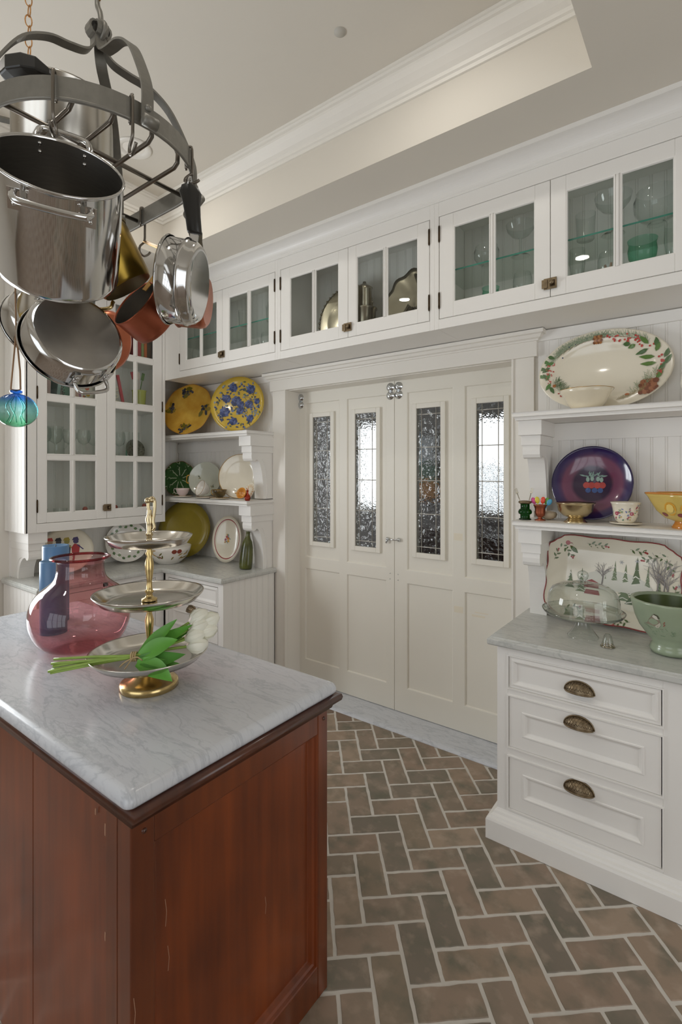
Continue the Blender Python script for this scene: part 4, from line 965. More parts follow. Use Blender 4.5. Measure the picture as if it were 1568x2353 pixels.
for i, (hd, tl) in enumerate(zip(heads, tails)):
    hp, tp = CP(*hd), CP(*tl); off = Vector((0, .004 * (i % 3 - 1), .004 * (i // 3)))
    st_ = wmb(tu).tube(spline([tp, tie.lerp(tp, .5) + off, tie + off, tie.lerp(hp, .55) + off, hp], 5), .0042, 7).build('stem', GST, tu)
    d = (hp - tie).normalized(); s1 = d.orthogonal().normalized(); s2 = d.cross(s1)
    for k in range(6):                                                     # overlapping petals
        a = 2 * PI * k / 6 + i; dr = s1 * math.cos(a) + s2 * math.sin(a); tg = d.cross(dr); mb = wmb(tu); rows = []
        for f, rad, wd_ in ((0, .004, .004), (.2, .019, .015), (.45, .025, .019), (.7, .023, .016), (.9, .014, .009), (1, .007, .001)):
            c0 = hp + d * (f * .066 - .012) + dr * rad * (.92 if k % 2 else 1); rows.append([c0 - tg * wd_ - dr * .003, c0 + dr * .0015, c0 + tg * wd_ - dr * .003])
        mb.smooth = True; mb.loft(rows, False); mb.build('petal', WT, tu)
def blade(p0, p1, p2, w, mat, nrm):
    pts = bez(p0, Vector(p0).lerp(Vector(p1), .7), Vector(p1), p2, 10); mb = wmb(tu); rows = []; n = Vector(nrm).normalized()
    for i, p in enumerate(pts):
        t = i / 10; d = (pts[min(i + 1, 10)] - pts[max(i - 1, 0)]).normalized(); sd = d.cross(n).normalized(); ww = w * (math.sin(PI * min(1, .12 + t * .88)) ** .8) * .5
        rows.append([p - sd * ww + n * ww * .25, p - n * ww * .12, p + sd * ww + n * ww * .25])
    mb.smooth = True; mb.loft(rows, False); mb.build('leaf', mat, tu)
nv = -CF * .8 + UZ * .6
for (a, b, c, w_, m_) in (((-.60, 1.49, 1.125), (-.55, 1.52, 1.175), (-.500, 1.53, 1.222), .040, G1), ((-.60, 1.485, 1.12), (-.54, 1.49, 1.155), (-.485, 1.49, 1.172), .054, G1), ((-.60, 1.48, 1.115), (-.53, 1.475, 1.115), (-.465, 1.50, 1.125), .048, G2), ((-.60, 1.475, 1.11), (-.53, 1.455, 1.10), (-.485, 1.44, 1.068), .054, G1),
    ((-.59, 1.52, 1.125), (-.53, 1.55, 1.155), (-.465, 1.57, 1.18), .045, G2), ((-.58, 1.51, 1.13), (-.52, 1.53, 1.17), (-.462, 1.56, 1.195), .040, G1), ((-.60, 1.47, 1.11), (-.53, 1.47, 1.10), (-.470, 1.49, 1.098), .040, G1)): blade(CP(*a), CP(*b), CP(*c), w_, m_, nv)
RF = M('raffia', '#bfa77c', .8); mb = wmb(tu); ud = (tie - CP(*tails[0])).normalized(); n1 = ud.orthogonal().normalized(); n2 = ud.cross(n1)
for k in (-.006, 0, .006): mb.tube([tie + ud * k + (n1 * math.cos(R(30 * i)) + n2 * math.sin(R(30 * i))) * .0125 for i in range(12)], .0025, 5, True)
mb.tube(spline([tie - CF * .014, tie - CF * .02 - CR * .02 - UZ * .01, tie - CF * .02 - CR * .035 - UZ * .024], 4), .002, 5); mb.tube(spline([tie - CF * .014, tie - CF * .022 + CR * .018 + UZ * .006, tie - CF * .016 + CR * .03 - UZ * .006], 4), .002, 5); mb.tube(spline([tie - CF * .014, tie - CF * .022 - CR * .012 - UZ * .02, tie - CF * .02 - CR * .02 - UZ * .03], 4), .0018, 5); mb.build('raffia_tie', RF, tu)
# blue candles
BLUEC = M('blue_wax', '#5f89b4', .35, noise=.12, nscale=8, sss=.2)
def candle(x, y, h, r, label):
    t = tag(empty('pillar_candle', (x, y, IZ)), label, 'candle')
    lathe_obj('wax', [(.0005, 0), (r, 0), (r, h - .004), (r * .95, h), (r * .82, h - .003), (r * .5, h - .012), (.0005, h - .014)], BLUEC, t, 36); lathe_obj('wick', [(.002, h - .014), (.0015, h + .002), (.0003, h + .003)], BLACKP, t, 6)
candle(-2.43, 1.05, .345, .055, 'taller blue pillar candle behind the pink vase'); candle(-2.255, .965, .305, .052, 'shorter blue pillar candle behind the pink vase')

# ================================================================== RIGHT SHELVES
rd = random.Random(11)
# oval wreath platter
tl = R(9); z_, y_ = lean(.207, 1.972, BWY, tl, .012)
op, fn = plate('oval_platter', 'cream oval platter with painted pine and berry wreath on the upper right shelf', 'platter', .303, (-.462, y_ - .004, z_ + .002), std(tl), CREAM, [(0, 0), (.66, 0), (.72, .03), (.78, .05), (.97, .075), (1, .078)], ey=.683, th=.02)
P = Paint(fn); A, B_ = .256, .168
def clipf(u, v_):
    k = math.hypot(u / .303, v_ / .207)
    if k > .975: u, v_ = u * .975 / k, v_ * .975 / k
    return fn(u, v_)
P = Paint(clipf)
def on(a, k=1.0): return (A * k * math.cos(a), B_ * k * math.sin(a))
GS, GD, GY, RB, BR, OR = '#5f7a52', '#4a6a3c', '#8a9a78', '#b8433c', '#7a5238', '#b0683a'
for d in range(92, 150, 4):
    u, v_ = on(R(d)); P.line([on(R(d - 4), .98), on(R(d), 1)], .002, '#8a6a50')
    for s in (-1, 1):
        P.needles(u, v_, R(d + 90 + 25 * s) + (PI if s > 0 else 0), .055, 10, '#9aa78a' if d % 8 else '#7d9076', .0014, .9, rd)
    if d % 12 == 0: P.dot(u + rd.uniform(-.02, .02), v_ + rd.uniform(-.02, .015), .0035, '#2f3c5c')
for d in range(40, 92, 4): P.line([on(R(d), 1), on(R(d + 4), .99)], .002, '#a0604a'); P.needles(*on(R(d), .98), R(d + 60), .05, 7, GS if d % 8 else '#7f977c', .0013, .7, rd)
for k in range(34): a = R(rd.uniform(34, 86)); u, v_ = on(a, rd.uniform(.86, 1.08)); P.dot(u, v_, rd.uniform(.004, .0062), RB if k % 3 else '#c9564a')
for d, k, r0 in ((150, 1.02, 155), (156, .98, 200), (160, 1.04, 150), (166, 1.0, 215), (170, 1.06, 170), (176, .98, 250), (184, 1.05, 165), (190, 1.0, 130), (196, .98, 240), (202, 1.03, 300)):
    P.leaf(*on(R(d), k), R(r0), .046, .019, GD if d % 4 else '#557d42')
for k in range(30): a = R(rd.uniform(158, 196)); P.dot(*on(a, rd.uniform(.9, 1.06)), .0032, RB)
for d in range(200, 236, 3): P.needles(*on(R(d), .97), R(d - 150), .06, 8, '#53724a', .0012, .8, rd)
for k in range(10): a = R(rd.uniform(214, 236)); P.dot(*on(a, rd.uniform(.95, 1.05)), .0036, '#a84840')
for d, k, r0, L in ((38, .98, 130, .05), (32, .9, 200, .05), (28, 1.02, 90, .045), (22, .96, 70, .04), (14, .90, 170, .06), (8, 1.03, 60, .05), (2, .9, 175, .06), (-4, 1.0, 50, .06), (-10, 1.02, 240, .05), (-16, .97, 60, .05), (50, .86, 200, .03), (56, .84, 170, .03)): P.leaf(*on(R(d), k), R(r0), L * 1.15, .021, '#5d7f3e' if d % 4 else GD)
for k in range(18): a = R(rd.uniform(-20, 20)); P.dot(*on(a, rd.uniform(.94, 1.03)), .0055, RB)
for k in range(12): P.needles(*on(R(-20 - k * 3), rd.uniform(.9, 1.02)), R(rd.uniform(60, 200)), .05, 7, GY, .0012, .8, rd)
def cone(u, v_, s, h1, h2):
    for r_ in range(4):
        for q in range(4): P.dot(u + (q - 1.5) * s * .42 + (r_ % 2) * s * .18, v_ + (r_ - 1.5) * s * .42, s * .32, h1 if (q + r_) % 2 else h2, 8)
cone(*on(R(-40), 1.0), .042, '#a06a4c', '#7c4a34'); cone(*on(R(96), .96), .022, '#b07a4a', '#7f5030'); cone(*on(R(203), .95), .008, '#b0703c', '#a0602c')
for d in range(-75, -50, 4): P.needles(*on(R(d), 1.0), R(d + 100), .04, 7, '#8a7a4a', .0013, .7, rd)
P.dot(*on(R(-62), .93), .01, '#b5704a', 8, .006)
P.build('painted_wreath', op)
# cream bowl with gold rim
cb = tag(empty('cream_bowl', (-.507, 2.645, 1.972)), 'cream embossed bowl with gold rim in front of the wreath platter', 'bowl')
lathe_obj('body', [(.0005, 0), (.062, 0), (.066, .006), (.085, .03), (.106, .075), (.120, .094), (.118, .095), (.102, .076), (.08, .03), (.06, .010), (.0005, .008)], M('embossed_cream', '#e6dcc4', .2, coat=.5, bump=.5, bscale=45), cb, 48); MB().tube([(.119 * math.cos(R(7.5 * i)), .119 * math.sin(R(7.5 * i)), .0945) for i in range(48)], .0013, 6, True).build('gold_rim', GOLDR, cb)
wp = tag(empty('white_pitcher', (-.045, 2.70, 1.972)), 'white china vessel at the right edge of the upper right shelf', 'vase'); lathe_obj('body', [(.0005, 0), (.05, 0), (.052, .008), (.075, .04), (.09, .09), (.085, .14), (.06, .18), (.055, .21), (.062, .22), (.058, .222), (.05, .21), (.0005, .20)], CHINA, wp)
# purple plate
tl = R(10); z_, y_ = lean(.187, 1.424, BWY, tl, .012)
def radial(name, stops, Rr, nz=.06, rough=.12):
    m = bpy.data.materials.new(name); m.use_nodes = True; nt = m.node_tree; b = nt.nodes['Principled BSDF']
    tc = nt.nodes.new('ShaderNodeTexCoord'); sp_ = nt.nodes.new('ShaderNodeSeparateXYZ'); nt.links.new(tc.outputs['Object'], sp_.inputs[0]); cx_ = nt.nodes.new('ShaderNodeCombineXYZ'); nt.links.new(sp_.outputs[0], cx_.inputs[0]); nt.links.new(sp_.outputs[1], cx_.inputs[1])
    ln = nt.nodes.new('ShaderNodeVectorMath'); ln.operation = 'LENGTH'; nt.links.new(cx_.outputs[0], ln.inputs[0])
    n = nt.nodes.new('ShaderNodeTexNoise'); n.inputs['Scale'].default_value = 14; n.inputs['Detail'].default_value = 4; nt.links.new(tc.outputs['Object'], n.inputs['Vector'])
    ma = nt.nodes.new('ShaderNodeMath'); ma.operation = 'MULTIPLY_ADD'; ma.inputs[1].default_value = 1 / Rr; nt.links.new(ln.outputs['Value'], ma.inputs[0])
    mb_ = nt.nodes.new('ShaderNodeMath'); mb_.operation = 'MULTIPLY_ADD'; mb_.inputs[1].default_value = nz; mb_.inputs[2].default_value = -nz / 2; nt.links.new(n.outputs[0], mb_.inputs[0]); nt.links.new(mb_.outputs[0], ma.inputs[2])
    cr = nt.nodes.new('ShaderNodeValToRGB'); els = cr.color_ramp.elements
    for i, (p, hx) in enumerate(stops):
        e = els[i] if i < 2 else els.new(p)
        e.position = p; e.color = lin(hx)
    nt.links.new(ma.outputs[0], cr.inputs[0]); nt.links.new(cr.outputs[0], b.inputs['Base Color']); b.inputs['Roughness'].default_value = rough; b.inputs['Coat Weight'].default_value = .5; b.inputs['Coat Roughness'].default_value = .06
    m.diffuse_color = lin(stops[0][1]); return m
PUR = radial('purple_glaze', [(0, '#33203c'), (.46, '#2f1d3a'), (.54, '#6a3a55'), (.72, '#74405c'), (.80, '#4a2f5a'), (.88, '#34275c'), (1, '#2d2450')], .187)
pp, fn = plate('purple_plate', 'large purple glazed plate with painted fruit on the lower right shelf', 'plate', .187, (-.508, y_ - .012, z_ + .001), std(tl), PUR, [(0, 0), (.50, .02), (.75, .07), (.95, .17), (1, .2)], th=.03)
P = Paint(fn)
for i, u in enumerate((-.036, -.013, .013, .036)): P.dot(u + .01, -.008, .0165, '#a84440' if i % 2 else '#b04d48', 14)
for u in (-.026, .004, .03): P.dot(u + .008, -.034, .013, '#3f5688', 12); P.dot(u + .005, -.030, .005, '#6078a5', 8)
for u, v_ in ((-.025, .022), (-.005, .026), (.022, .024), (.038, .02)): P.dot(u + .004, v_, .0085, '#8ea79c', 10, .013)
for k in range(14): P.leaf(.004 + rd.uniform(-.03, .03), .036 + rd.uniform(-.004, .006), R(rd.uniform(10, 170)), .026, .006, '#7d988f')
P.leaf(-.03, .038, R(165), .032, .008, '#7d988f'); P.leaf(.04, .036, R(10), .03, .008, '#7d988f'); P.build('painted_fruit', pp)
# small green vase with forks
def shelf_item(name, label, cat, x, y, z): return tag(empty(name, (x, y, z)), label, cat)
gv = shelf_item('green_glass_vase', 'small dark green glass vase with metal collar on the lower right shelf', 'vase', -.800, 2.655, 1.424)
lathe_obj('body', [(.0005, 0), (.031, 0), (.031, .004), (.024, .008), (.024, .026), (.033, .032), (.035, .042), (.030, .052), (.023, .056), (.023, .08), (.026, .086)], DKGREENG, gv, 28)
lathe_obj('collar', [(.024, .082), (.031, .086), (.034, .090), (.031, .096), (.022, .098), (.020, .094)], BRONZE, gv, 28)
def fork(x, y, z, ax_t, ay_t, label):
    t = tag(empty('cocktail_fork', (x, y, z), (R(ay_t), R(ax_t), 0)), label, 'fork'); MB().tube([(0, 0, 0), (0, 0, .095)], .0022, 6).build('handle', SILVER, t)
    mb = MB(); mb.box(-.007, .007, -.001, .001, .093, .103)
    for q in (-.006, -.002, .002, .006): mb.box(q - .001, q + .001, -.001, .001, .103, .122)
    mb.build('tines', SILVER, t)
fork(-.808, 2.655, 1.47, -20, 0, 'small silver fork leaning left in the green glass vase'); fork(-.793, 2.655, 1.47, 14, 0, 'small silver fork leaning right in the green glass vase')
cc = shelf_item('copper_cup', 'small footed copper cup beside the green glass vase', 'cup', -.725, 2.655, 1.424)
lathe_obj('body', [(.0005, 0), (.027, 0), (.027, .004), (.012, .009), (.010, .017), (.022, .026), (.025, .04), (.0255, .06), (.031, .075), (.034, .078), (.032, .08), (.024, .066), (.0005, .03)], COPPERD, cc, 28)
def pspoon(x, y, z, tx, hexc, label):
    t = tag(empty('plastic_spoon', (x, y, z), (0, R(tx), 0)), label, 'spoon'); m_ = M('plastic_' + hexc.lstrip('#'), hexc, .3); MB().tube([(0, 0, 0), (0, 0, .06)], .002, 6).build('stem', m_, t); MB().ball((0, 0, .073), .012, 12, 8, 1.5).build('bowl', m_, t).scale = (1, .35, 1)
for tx, hx, lb in ((-22, '#e0579a', 'pink'), (-9, '#d8c83c', 'yellow'), (9, '#dd4a30', 'red'), (20, '#6aa84a', 'green'), (30, '#4a9ac0', 'blue')): pspoon(-.725 + tx * .0003, 2.655 + (tx % 3) * .004, 1.455, tx, hx, f'{lb} plastic spoon standing in the small copper cup')
sh = shelf_item('shell', 'pale scallop shell behind the small copper cup', 'shell', -.70, 2.72, 1.424); mb = MB(); mb.lathe([(.0005, 0), (.02, .004), (.034, .014), (.04, .03), (.034, .04), (.0005, .046)], 24, wav=lambda a, r, z: 1 + .07 * math.cos(10 * a)); mb.build('body', M('shell', '#cdbda4', .5), sh)
bb = shelf_item('brass_bowl', 'footed brass bowl in front of the purple plate', 'bowl', -.560, 2.665, 1.424)
lathe_obj('body', [(.032, .024), (.055, .032), (.078, .055), (.084, .085), (.088, .092), (.094, .095), (.091, .097), (.081, .086), (.074, .056), (.05, .036), (.0005, .032)], BRASSW, bb, 48); lathe_obj('foot', [(.054, 0), (.054, .003), (.046, .008), (.040, .016), (.034, .022), (.031, .026)], BRASSW, bb, 40)
fc = shelf_item('floral_cup', 'cream handleless cup with painted flowers on the lower right shelf', 'cup', -.343, 2.66, 1.4335)
pr = [(.0005, 0), (.030, 0), (.031, .003), (.042, .013), (.051, .036), (.055, .070), (.059, .088), (.064, .097), (.062, .098), (.054, .086), (.048, .036), (.028, .006), (.0005, .005)]; lathe_obj('body', pr, CREAM, fc, 40)
def cyl_fn(prof, Rk=1.012):
    def f(u, v):                                                      # u angle (radians), v height
        for (r0, z0), (r1, z1) in zip(prof[:-1], prof[1:]):
            if z0 <= v <= z1 and z1 > z0: r = r0 + (r1 - r0) * (v - z0) / (z1 - z0); break
        else: r = prof[-1][0]
        return (r * Rk * math.cos(u), r * Rk * math.sin(u), v)
    return f
P = Paint(cyl_fn(pr[1:8]), True)
for k in range(44):
    a = R(rd.uniform(-170, 0)); v_ = rd.uniform(.016, .086); hx = rd.choice(['#b05a6a', '#c07888', '#6f8f7a', '#7f88b0', '#c9b070', '#a0485c', '#86a080'])
    for q in range(4): P.dot(a + rd.uniform(-.07, .07), v_ + rd.uniform(-.003, .003), .05, hx, 6, .0024)
for a in (-125, -55): 
    for q in range(9): P.dot(R(a) + .11 * math.cos(q * .7), .046 + .006 * math.sin(q * .7), .07, '#b04a62', 6, .0034)
P.build('painted_flowers', fc)
fs, _ = plate('saucer', 'cream saucer under the floral cup', 'saucer', .068, (-.343, 2.66, 1.427), (0, 0, 0), CREAM, [(0, .05), (.5, .05), (.9, .11), (1, .16)], th=.05)
# yellow fruit pitcher bowl
YG = M('yellow_glaze', '#dcc06a', .15, noise=.12, nscale=10, coat=.5); OG = M('orange_glaze', '#d58a34', .15, noise=.15, nscale=12, coat=.5)
yb = shelf_item('yellow_pitcher', 'yellow ceramic footed pitcher with painted fruit on the lower right shelf', 'pitcher', -.105, 2.66, 1.424)
pr = [(.048, .03), (.086, .045), (.112, .075), (.122, .115), (.126, .138), (.132, .152)]
def lipf(a, r, z): return 1 + (.22 * math.exp(-((abs((a - PI * 1.06 + PI) % (2 * PI) - PI)) / .28) ** 2) * max(0, (z - .06) / .085)) + .025 * math.cos(7 * a) * max(0, (z - .1) / .05)
lathe_obj('body', pr + [(.125, .152), (.116, .128), (.10, .08), (.05, .05), (.0005, .045)], YG, yb, 64, wav=lipf)
MB().tube([(.129 * lipf(R(5.625 * i), 0, .152) * math.cos(R(5.625 * i)), .129 * lipf(R(5.625 * i), 0, .152) * math.sin(R(5.625 * i)), .153) for i in range(64)], .0042, 6, True).build('orange_rim', OG, yb); lathe_obj('foot', [(.058, 0), (.060, .006), (.050, .02), (.046, .032), (.05, .036)], OG, yb, 40)
P = Paint(cyl_fn(pr, 1.02), True)
for a in (-120, -88, -56):
    P.poly([(R(a) + .22 * math.cos(t), .088 + .03 * math.sin(t)) for t in [2 * PI * i / 10 for i in range(10)]], '#e0a840'); P.poly([(R(a) + .14 * math.cos(t), .09 + .02 * math.sin(t)) for t in [2 * PI * i / 8 for i in range(8)]], '#ecd07a')
for a in (-140, -100, -70): P.dot(R(a), .062, .14, '#8f4a4a', 10, .009)
P.poly([(R(-160) + .12 * math.cos(t), .088 + .016 * math.sin(t)) for t in [2 * PI * i / 8 for i in range(8)]], '#4f7a5a')
P.build('painted_fruit', yb)

# ================================================================== RIGHT COUNTER
# rectangular winter platter
tl = R(12); W_, H_ = .292, .205; z_, y_ = lean(H_, CZ, BWY, tl, .016)
def rect_outline(k, n=96):
    out = []
    for i in range(n):
        a = 2 * PI * i / n; c, s = math.cos(a), math.sin(a); r = 1 / ((abs(c) ** 7 + abs(s) ** 7) ** (1 / 7)); wv = 1 + .012 * math.cos(12 * a) * (1 if k > .9 else .3) - (.03 if abs(abs(c) - abs(s)) < .12 and k > .9 else 0)
        out.append((W_ * k * r * c * wv, H_ * k * r * s * wv))
    return out
wpz = [(.004, 0), (.60, 0), (.74, .002), (.79, .012), (.985, .018), (1.0, .021), (1.0, .015), (.78, .006), (.72, -.004), (.004, -.005)]
mb = MB(); mb.smooth = True; mb.loft([[(u, v_, z) for u, v_ in rect_outline(k)] for k, z in wpz], True, True, True)
wpl = mb.build('winter_platter', CREAM); wpl.location = (-.424, y_ - .035, z_ + .011); wpl.rotation_euler = (PI / 2 - tl, R(2.0), 0); tag(wpl, 'rectangular wavy edged platter with red rim and painted snowy trees', 'platter')
MB().tube([(u, v_, .020) for u, v_ in rect_outline(1.0)], .0032, 6, True).build('red_rim', M('red_glaze', '#8f3431', .2), wpl)
zz_ = flat_prof([(0, 0), (.60, 0), (.74, .002), (.79, .012), (.985, .018), (1, .02)])
def fnw(u, v_):
    k = ((abs(u / W_) ** 7 + abs(v_ / H_) ** 7) ** (1 / 7)); return (u, v_, zz_(min(k, 1)) + .0008)
P = Paint(fnw)
PS = P; P = Paint(lambda u, v_: fnw(.02 + 1.32 * u, -.018 + 1.3 * v_))
P.poly([(.45 * W_ * math.cos(t), -.02 + .36 * H_ * math.sin(t)) for t in [PI * i / 14 for i in range(15)]], '#dad9cf')
def fir(u, v_, h, w, hx, snow):
    for q in range(5): f = q / 5; P.poly([(u - w * (1 - f) * .5, v_ + h * f), (u + w * (1 - f) * .5, v_ + h * f), (u, v_ + h * (f + .34))], hx)
    for q in range(5): f = q / 5; P.line([(u - w * (1 - f) * .45, v_ + h * f + .003), (u - w * (1 - f) * .1, v_ + h * f + .012), (u + w * (1 - f) * .2, v_ + h * f + .006), (u + w * (1 - f) * .45, v_ + h * f + .004)], snow * .45, '#e8e6dc')
for u, v_, h, w, sn in ((-.03, -.02, .05, .025, .001), (.0, -.02, .10, .035, .002), (.035, -.05, .12, .05, .006), (.07, -.06, .155, .065, .008), (.105, -.03, .105, .03, .001), (.14, -.01, .06, .02, .001), (-.11, -.04, .08, .04, .006), (-.15, -.03, .06, .035, .005)): fir(u, v_, h, w, rd.choice(['#5f7048', '#6f7f5a', '#56683f']), sn)
def tree(u, v_, h):
    P.line([(u, v_), (u + .003, v_ + h * .5)], .004, '#77706c')
    for q in range(14):
        a = R(rd.uniform(35, 145)); y0 = v_ + h * rd.uniform(.3, .55); L = h * rd.uniform(.25, .45); x1, y1 = u + math.cos(a) * L, y0 + math.sin(a) * L
        P.line([(u, y0), (x1, y1)], .0016, '#8a8380'); P.line([(x1, y1), (x1 + math.cos(a - .5) * L * .4, y1 + math.sin(a - .5) * L * .4)], .001, '#9a9490'); P.line([(x1, y1), (x1 + math.cos(a + .5) * L * .4, y1 + math.sin(a + .5) * L * .4)], .001, '#9a9490')
tree(.135, -.03, .16); tree(.155, -.02, .14); tree(.165, -.03, .11); tree(-.04, .0, .08)
for u, v_ in ((.02, .09), (.07, .10), (.20, .03)):
    for q in range(3): P.line([(u - .008 * math.cos(q * PI / 3), v_ - .008 * math.sin(q * PI / 3)), (u + .008 * math.cos(q * PI / 3), v_ + .008 * math.sin(q * PI / 3))], .0014, '#9da3ab')
P.poly([(-.10, -.02), (-.05, -.02), (-.05, .0), (-.075, .012), (-.10, .0)], '#96443f'); P.poly([(-.098, -.045), (-.045, -.045), (-.05, -.028), (-.093, -.028)], '#96443f')
P.build('painted_scene', wpl); P = PS
def sprig(u, v_, a, L, n):
    P = Paint(fnw)
    P.line([(u, v_), (u + math.cos(a) * L, v_ + math.sin(a) * L)], .0016, '#7d7a5a')
    for q in range(n): t = (q + .5) / n * L; P.leaf(u + math.cos(a) * t, v_ + math.sin(a) * t, a + (.8 if q % 2 else -.8), .022, .009, '#5d6f45')
    for q in range(3): P.dot(u + math.cos(a) * (L + .006) + rd.uniform(-.007, .007), v_ + math.sin(a) * (L + .006) + rd.uniform(-.006, .006), .0046, '#a3423f')
    P.build('painted_sprig', wpl)
for u, v_, a, L, n in ((-.235, .165, -50, .085, 6), (-.26, .07, 70, .05, 4), (-.11, .172, -3, .085, 6), (.08, .165, -8, .06, 4), (.235, .15, 195, .10, 7), (.23, .14, -70, .07, 5), (.262, -.05, 80, .06, 4), (.10, -.175, 200, .07, 5), (.14, -.17, -10, .06, 4), (-.2, -.17, 20, .07, 5)): sprig(u, v_, R(a), L, n)
P.dot(-.20, .165, .012, '#a3423f'); P.dot(-.185, .158, .010, '#8f3a36'); P.leaf(-.19, .15, R(-40), .05, .022, '#566b3a'); P.leaf(-.2, .155, R(-120), .03, .016, '#566b3a')
P.build('painted_holly', wpl)
# cake dome on its stand
ck = shelf_item('cake_stand', 'clear glass footed cake stand on the right marble counter', 'cake stand', -.492, 2.492, CZ)
DG = glass('dome_glass', '#fbfcfb', '#d6ddd9', gain=2.0)
lathe_obj('foot', [(.066, .001), (.066, .004), (.06, .010), (.045, .030), (.032, .055), (.026, .075), (.028, .092), (.045, .100)], DG, ck, 48); lathe_obj('plate', [(.0005, .102), (.14, .102), (.164, .106), (.172, .120), (.174, .122), (.168, .110), (.14, .098), (.045, .098)], DG, ck, 64)
cdm = shelf_item('cake_dome', 'clear glass dome lid with ball knob on the cake stand', 'dome', -.492, 2.492, CZ + .107)
lathe_obj('dome', [(.153, 0), (.152, .05), (.146, .085), (.131, .110), (.104, .126), (.068, .135), (.034, .139), (.012, .142)], DG, cdm, 64); lathe_obj('knob', [(.012, .142), (.010, .150), (.020, .158), (.0245, .172), (.020, .186), (.009, .193), (.0005, .194)], DG, cdm, 24); lathe_obj('ripple', [(.02, .1415), (.036, .1395), (.04, .142), (.046, .1375)], DG, cdm, 40)
cn = shelf_item('glass_snuffer', 'small clear glass cone on a silver base in front of the cake stand', 'ornament', -.378, 2.41, CZ)
lathe_obj('silver_base', [(.0005, .006), (.02, .007), (.027, .005), (.029, .001), (.0005, 0)], SILVER, cn, 24); lathe_obj('glass_cone', [(.024, .007), (.020, .025), (.014, .048), (.008, .056), (.0005, .057)], DG, cn, 24)
for k in range(7):
    a = 2 * PI * k / 7; MB().ball((.021 * math.cos(a), .021 * math.sin(a), .008), .0045, 8, 5).build('silver_bead', SILVER, cn)
# green bowl with a painted bird
GB = M('sage_glaze', '#9aa88e', .22, noise=.08, nscale=6, coat=.3); GBI = M('dark_green_glaze', '#4b5a2c', .3)
gbw = shelf_item('green_bowl', 'large sage green footed bowl with painted bird on the right marble counter', 'bowl', -.155, 2.485, CZ)
pr = [(.072, .004), (.078, .018), (.072, .032), (.066, .045), (.09, .075), (.115, .11), (.132, .15), (.142, .195), (.147, .215)]
lathe_obj('body', [(.0005, .004)] + pr + [(.146, .222), (.136, .222), (.132, .212)], GB, gbw, 56); lathe_obj('interior', [(.132, .212), (.126, .18), (.11, .12), (.08, .07), (.0005, .05)], GBI, gbw, 56)
P = Paint(cyl_fn(pr[3:], 1.012), True); a0 = R(-112)
def pt(u, v_): return (a0 + u / .13, .145 + v_)
def pol(pts, h): P.poly([pt(u, v_) for u, v_ in pts], h)
pol([(-.048, -.012), (-.03, -.006), (-.018, .012), (-.006, .028), (.012, .026), (.022, .012), (.022, -.004), (.008, -.016), (-.02, -.012)], '#8f8474')
pol([(.0, -.014), (.022, .006), (.024, -.004), (.014, -.018), (.004, -.02)], '#c3bfae'); pol([(-.004, .024), (.008, .016), (.018, .016), (.012, .03), (.0, .034)], '#cfccc0'); pol([(-.006, .03), (.004, .038), (.016, .034), (.022, .022), (.016, .02), (.006, .034)], '#565546')
for k in range(24): u, v_ = rd.uniform(-.03, .075), rd.uniform(-.055, -.025); P.line([pt(u, v_), pt(u + rd.uniform(-.012, .012), v_ + rd.uniform(-.01, .014))], .0016, '#6f8f6c')
P.line([pt(-.05, -.015), pt(-.02, -.024), pt(.03, -.022)], .0012, '#6d735c')
for k in range(4): P.dot(*pt(.034 + .003 * (k % 2), -.006 + k * .005), .02, '#9a4038', 6, .0022)
P.build('painted_bird', gbw)

# ================================================================== CORNER SHELVES
def dish_on_wall(name, label, cat, Rr, x, zs, tilt, mat, dy=0, face=26, **k):
    """leaning on the wall behind and turned a little towards the room"""
    ey = k.get('ey', 1); z_, y_ = lean(Rr * ey, zs, BWY, R(tilt), .014); return plate(name, label, cat, Rr, (x, y_ - .006 - dy - Rr * math.sin(R(face)) * .8, z_ + .002), std(R(tilt), R(face)), mat, **k)
US, LS = 1.985, 1.455
# yellow grape platter
YM = M('amber_glaze', '#dcb552', .15, noise=.3, nscale=7, coat=.5, dark='#bd8a2c')
yp, fn = dish_on_wall('grape_platter', 'amber yellow platter with painted grapes and small handle on the upper corner shelf', 'platter', .230, -3.69, US, 16, YM, 0, 22, wav=lambda a: 1 + .012 * math.cos(8 * a), rimmat=M('ochre_rim', '#c08a3c', .2), rimr=.003)
MB().tube(spline([(.225, .035, .02), (.252, .034, .024), (.262, 0, .026), (.252, -.034, .024), (.225, -.035, .02)], 5), .007, 8).build('handle', YM, yp)
for cu, cv, rot in ((-.04, .165, 0), (.155, .0, -60), (-.01, -.165, 20), (-.17, .0, 80)):
    P = Paint(fn)
    for k in range(26):
        t = rd.uniform(0, 1); q = (1 - t) * .03; a = R(rot); u0, v0 = t * .11 - .05, 1.5 * rd.uniform(-q, q); P.dot(cu + u0 * math.cos(a) - v0 * math.sin(a), cv + u0 * math.sin(a) + v0 * math.cos(a), .011, rd.choice(['#3d3f4a', '#4c4e58', '#2f313c']), 7)
    for k in range(4): P.leaf(cu + rd.uniform(-.03, .03), cv + rd.uniform(-.03, .03), R(rd.uniform(0, 360)), .07, .036, rd.choice(['#8f7a24', '#a8872e', '#6f661f']))
    P.build('painted_grapes', yp)
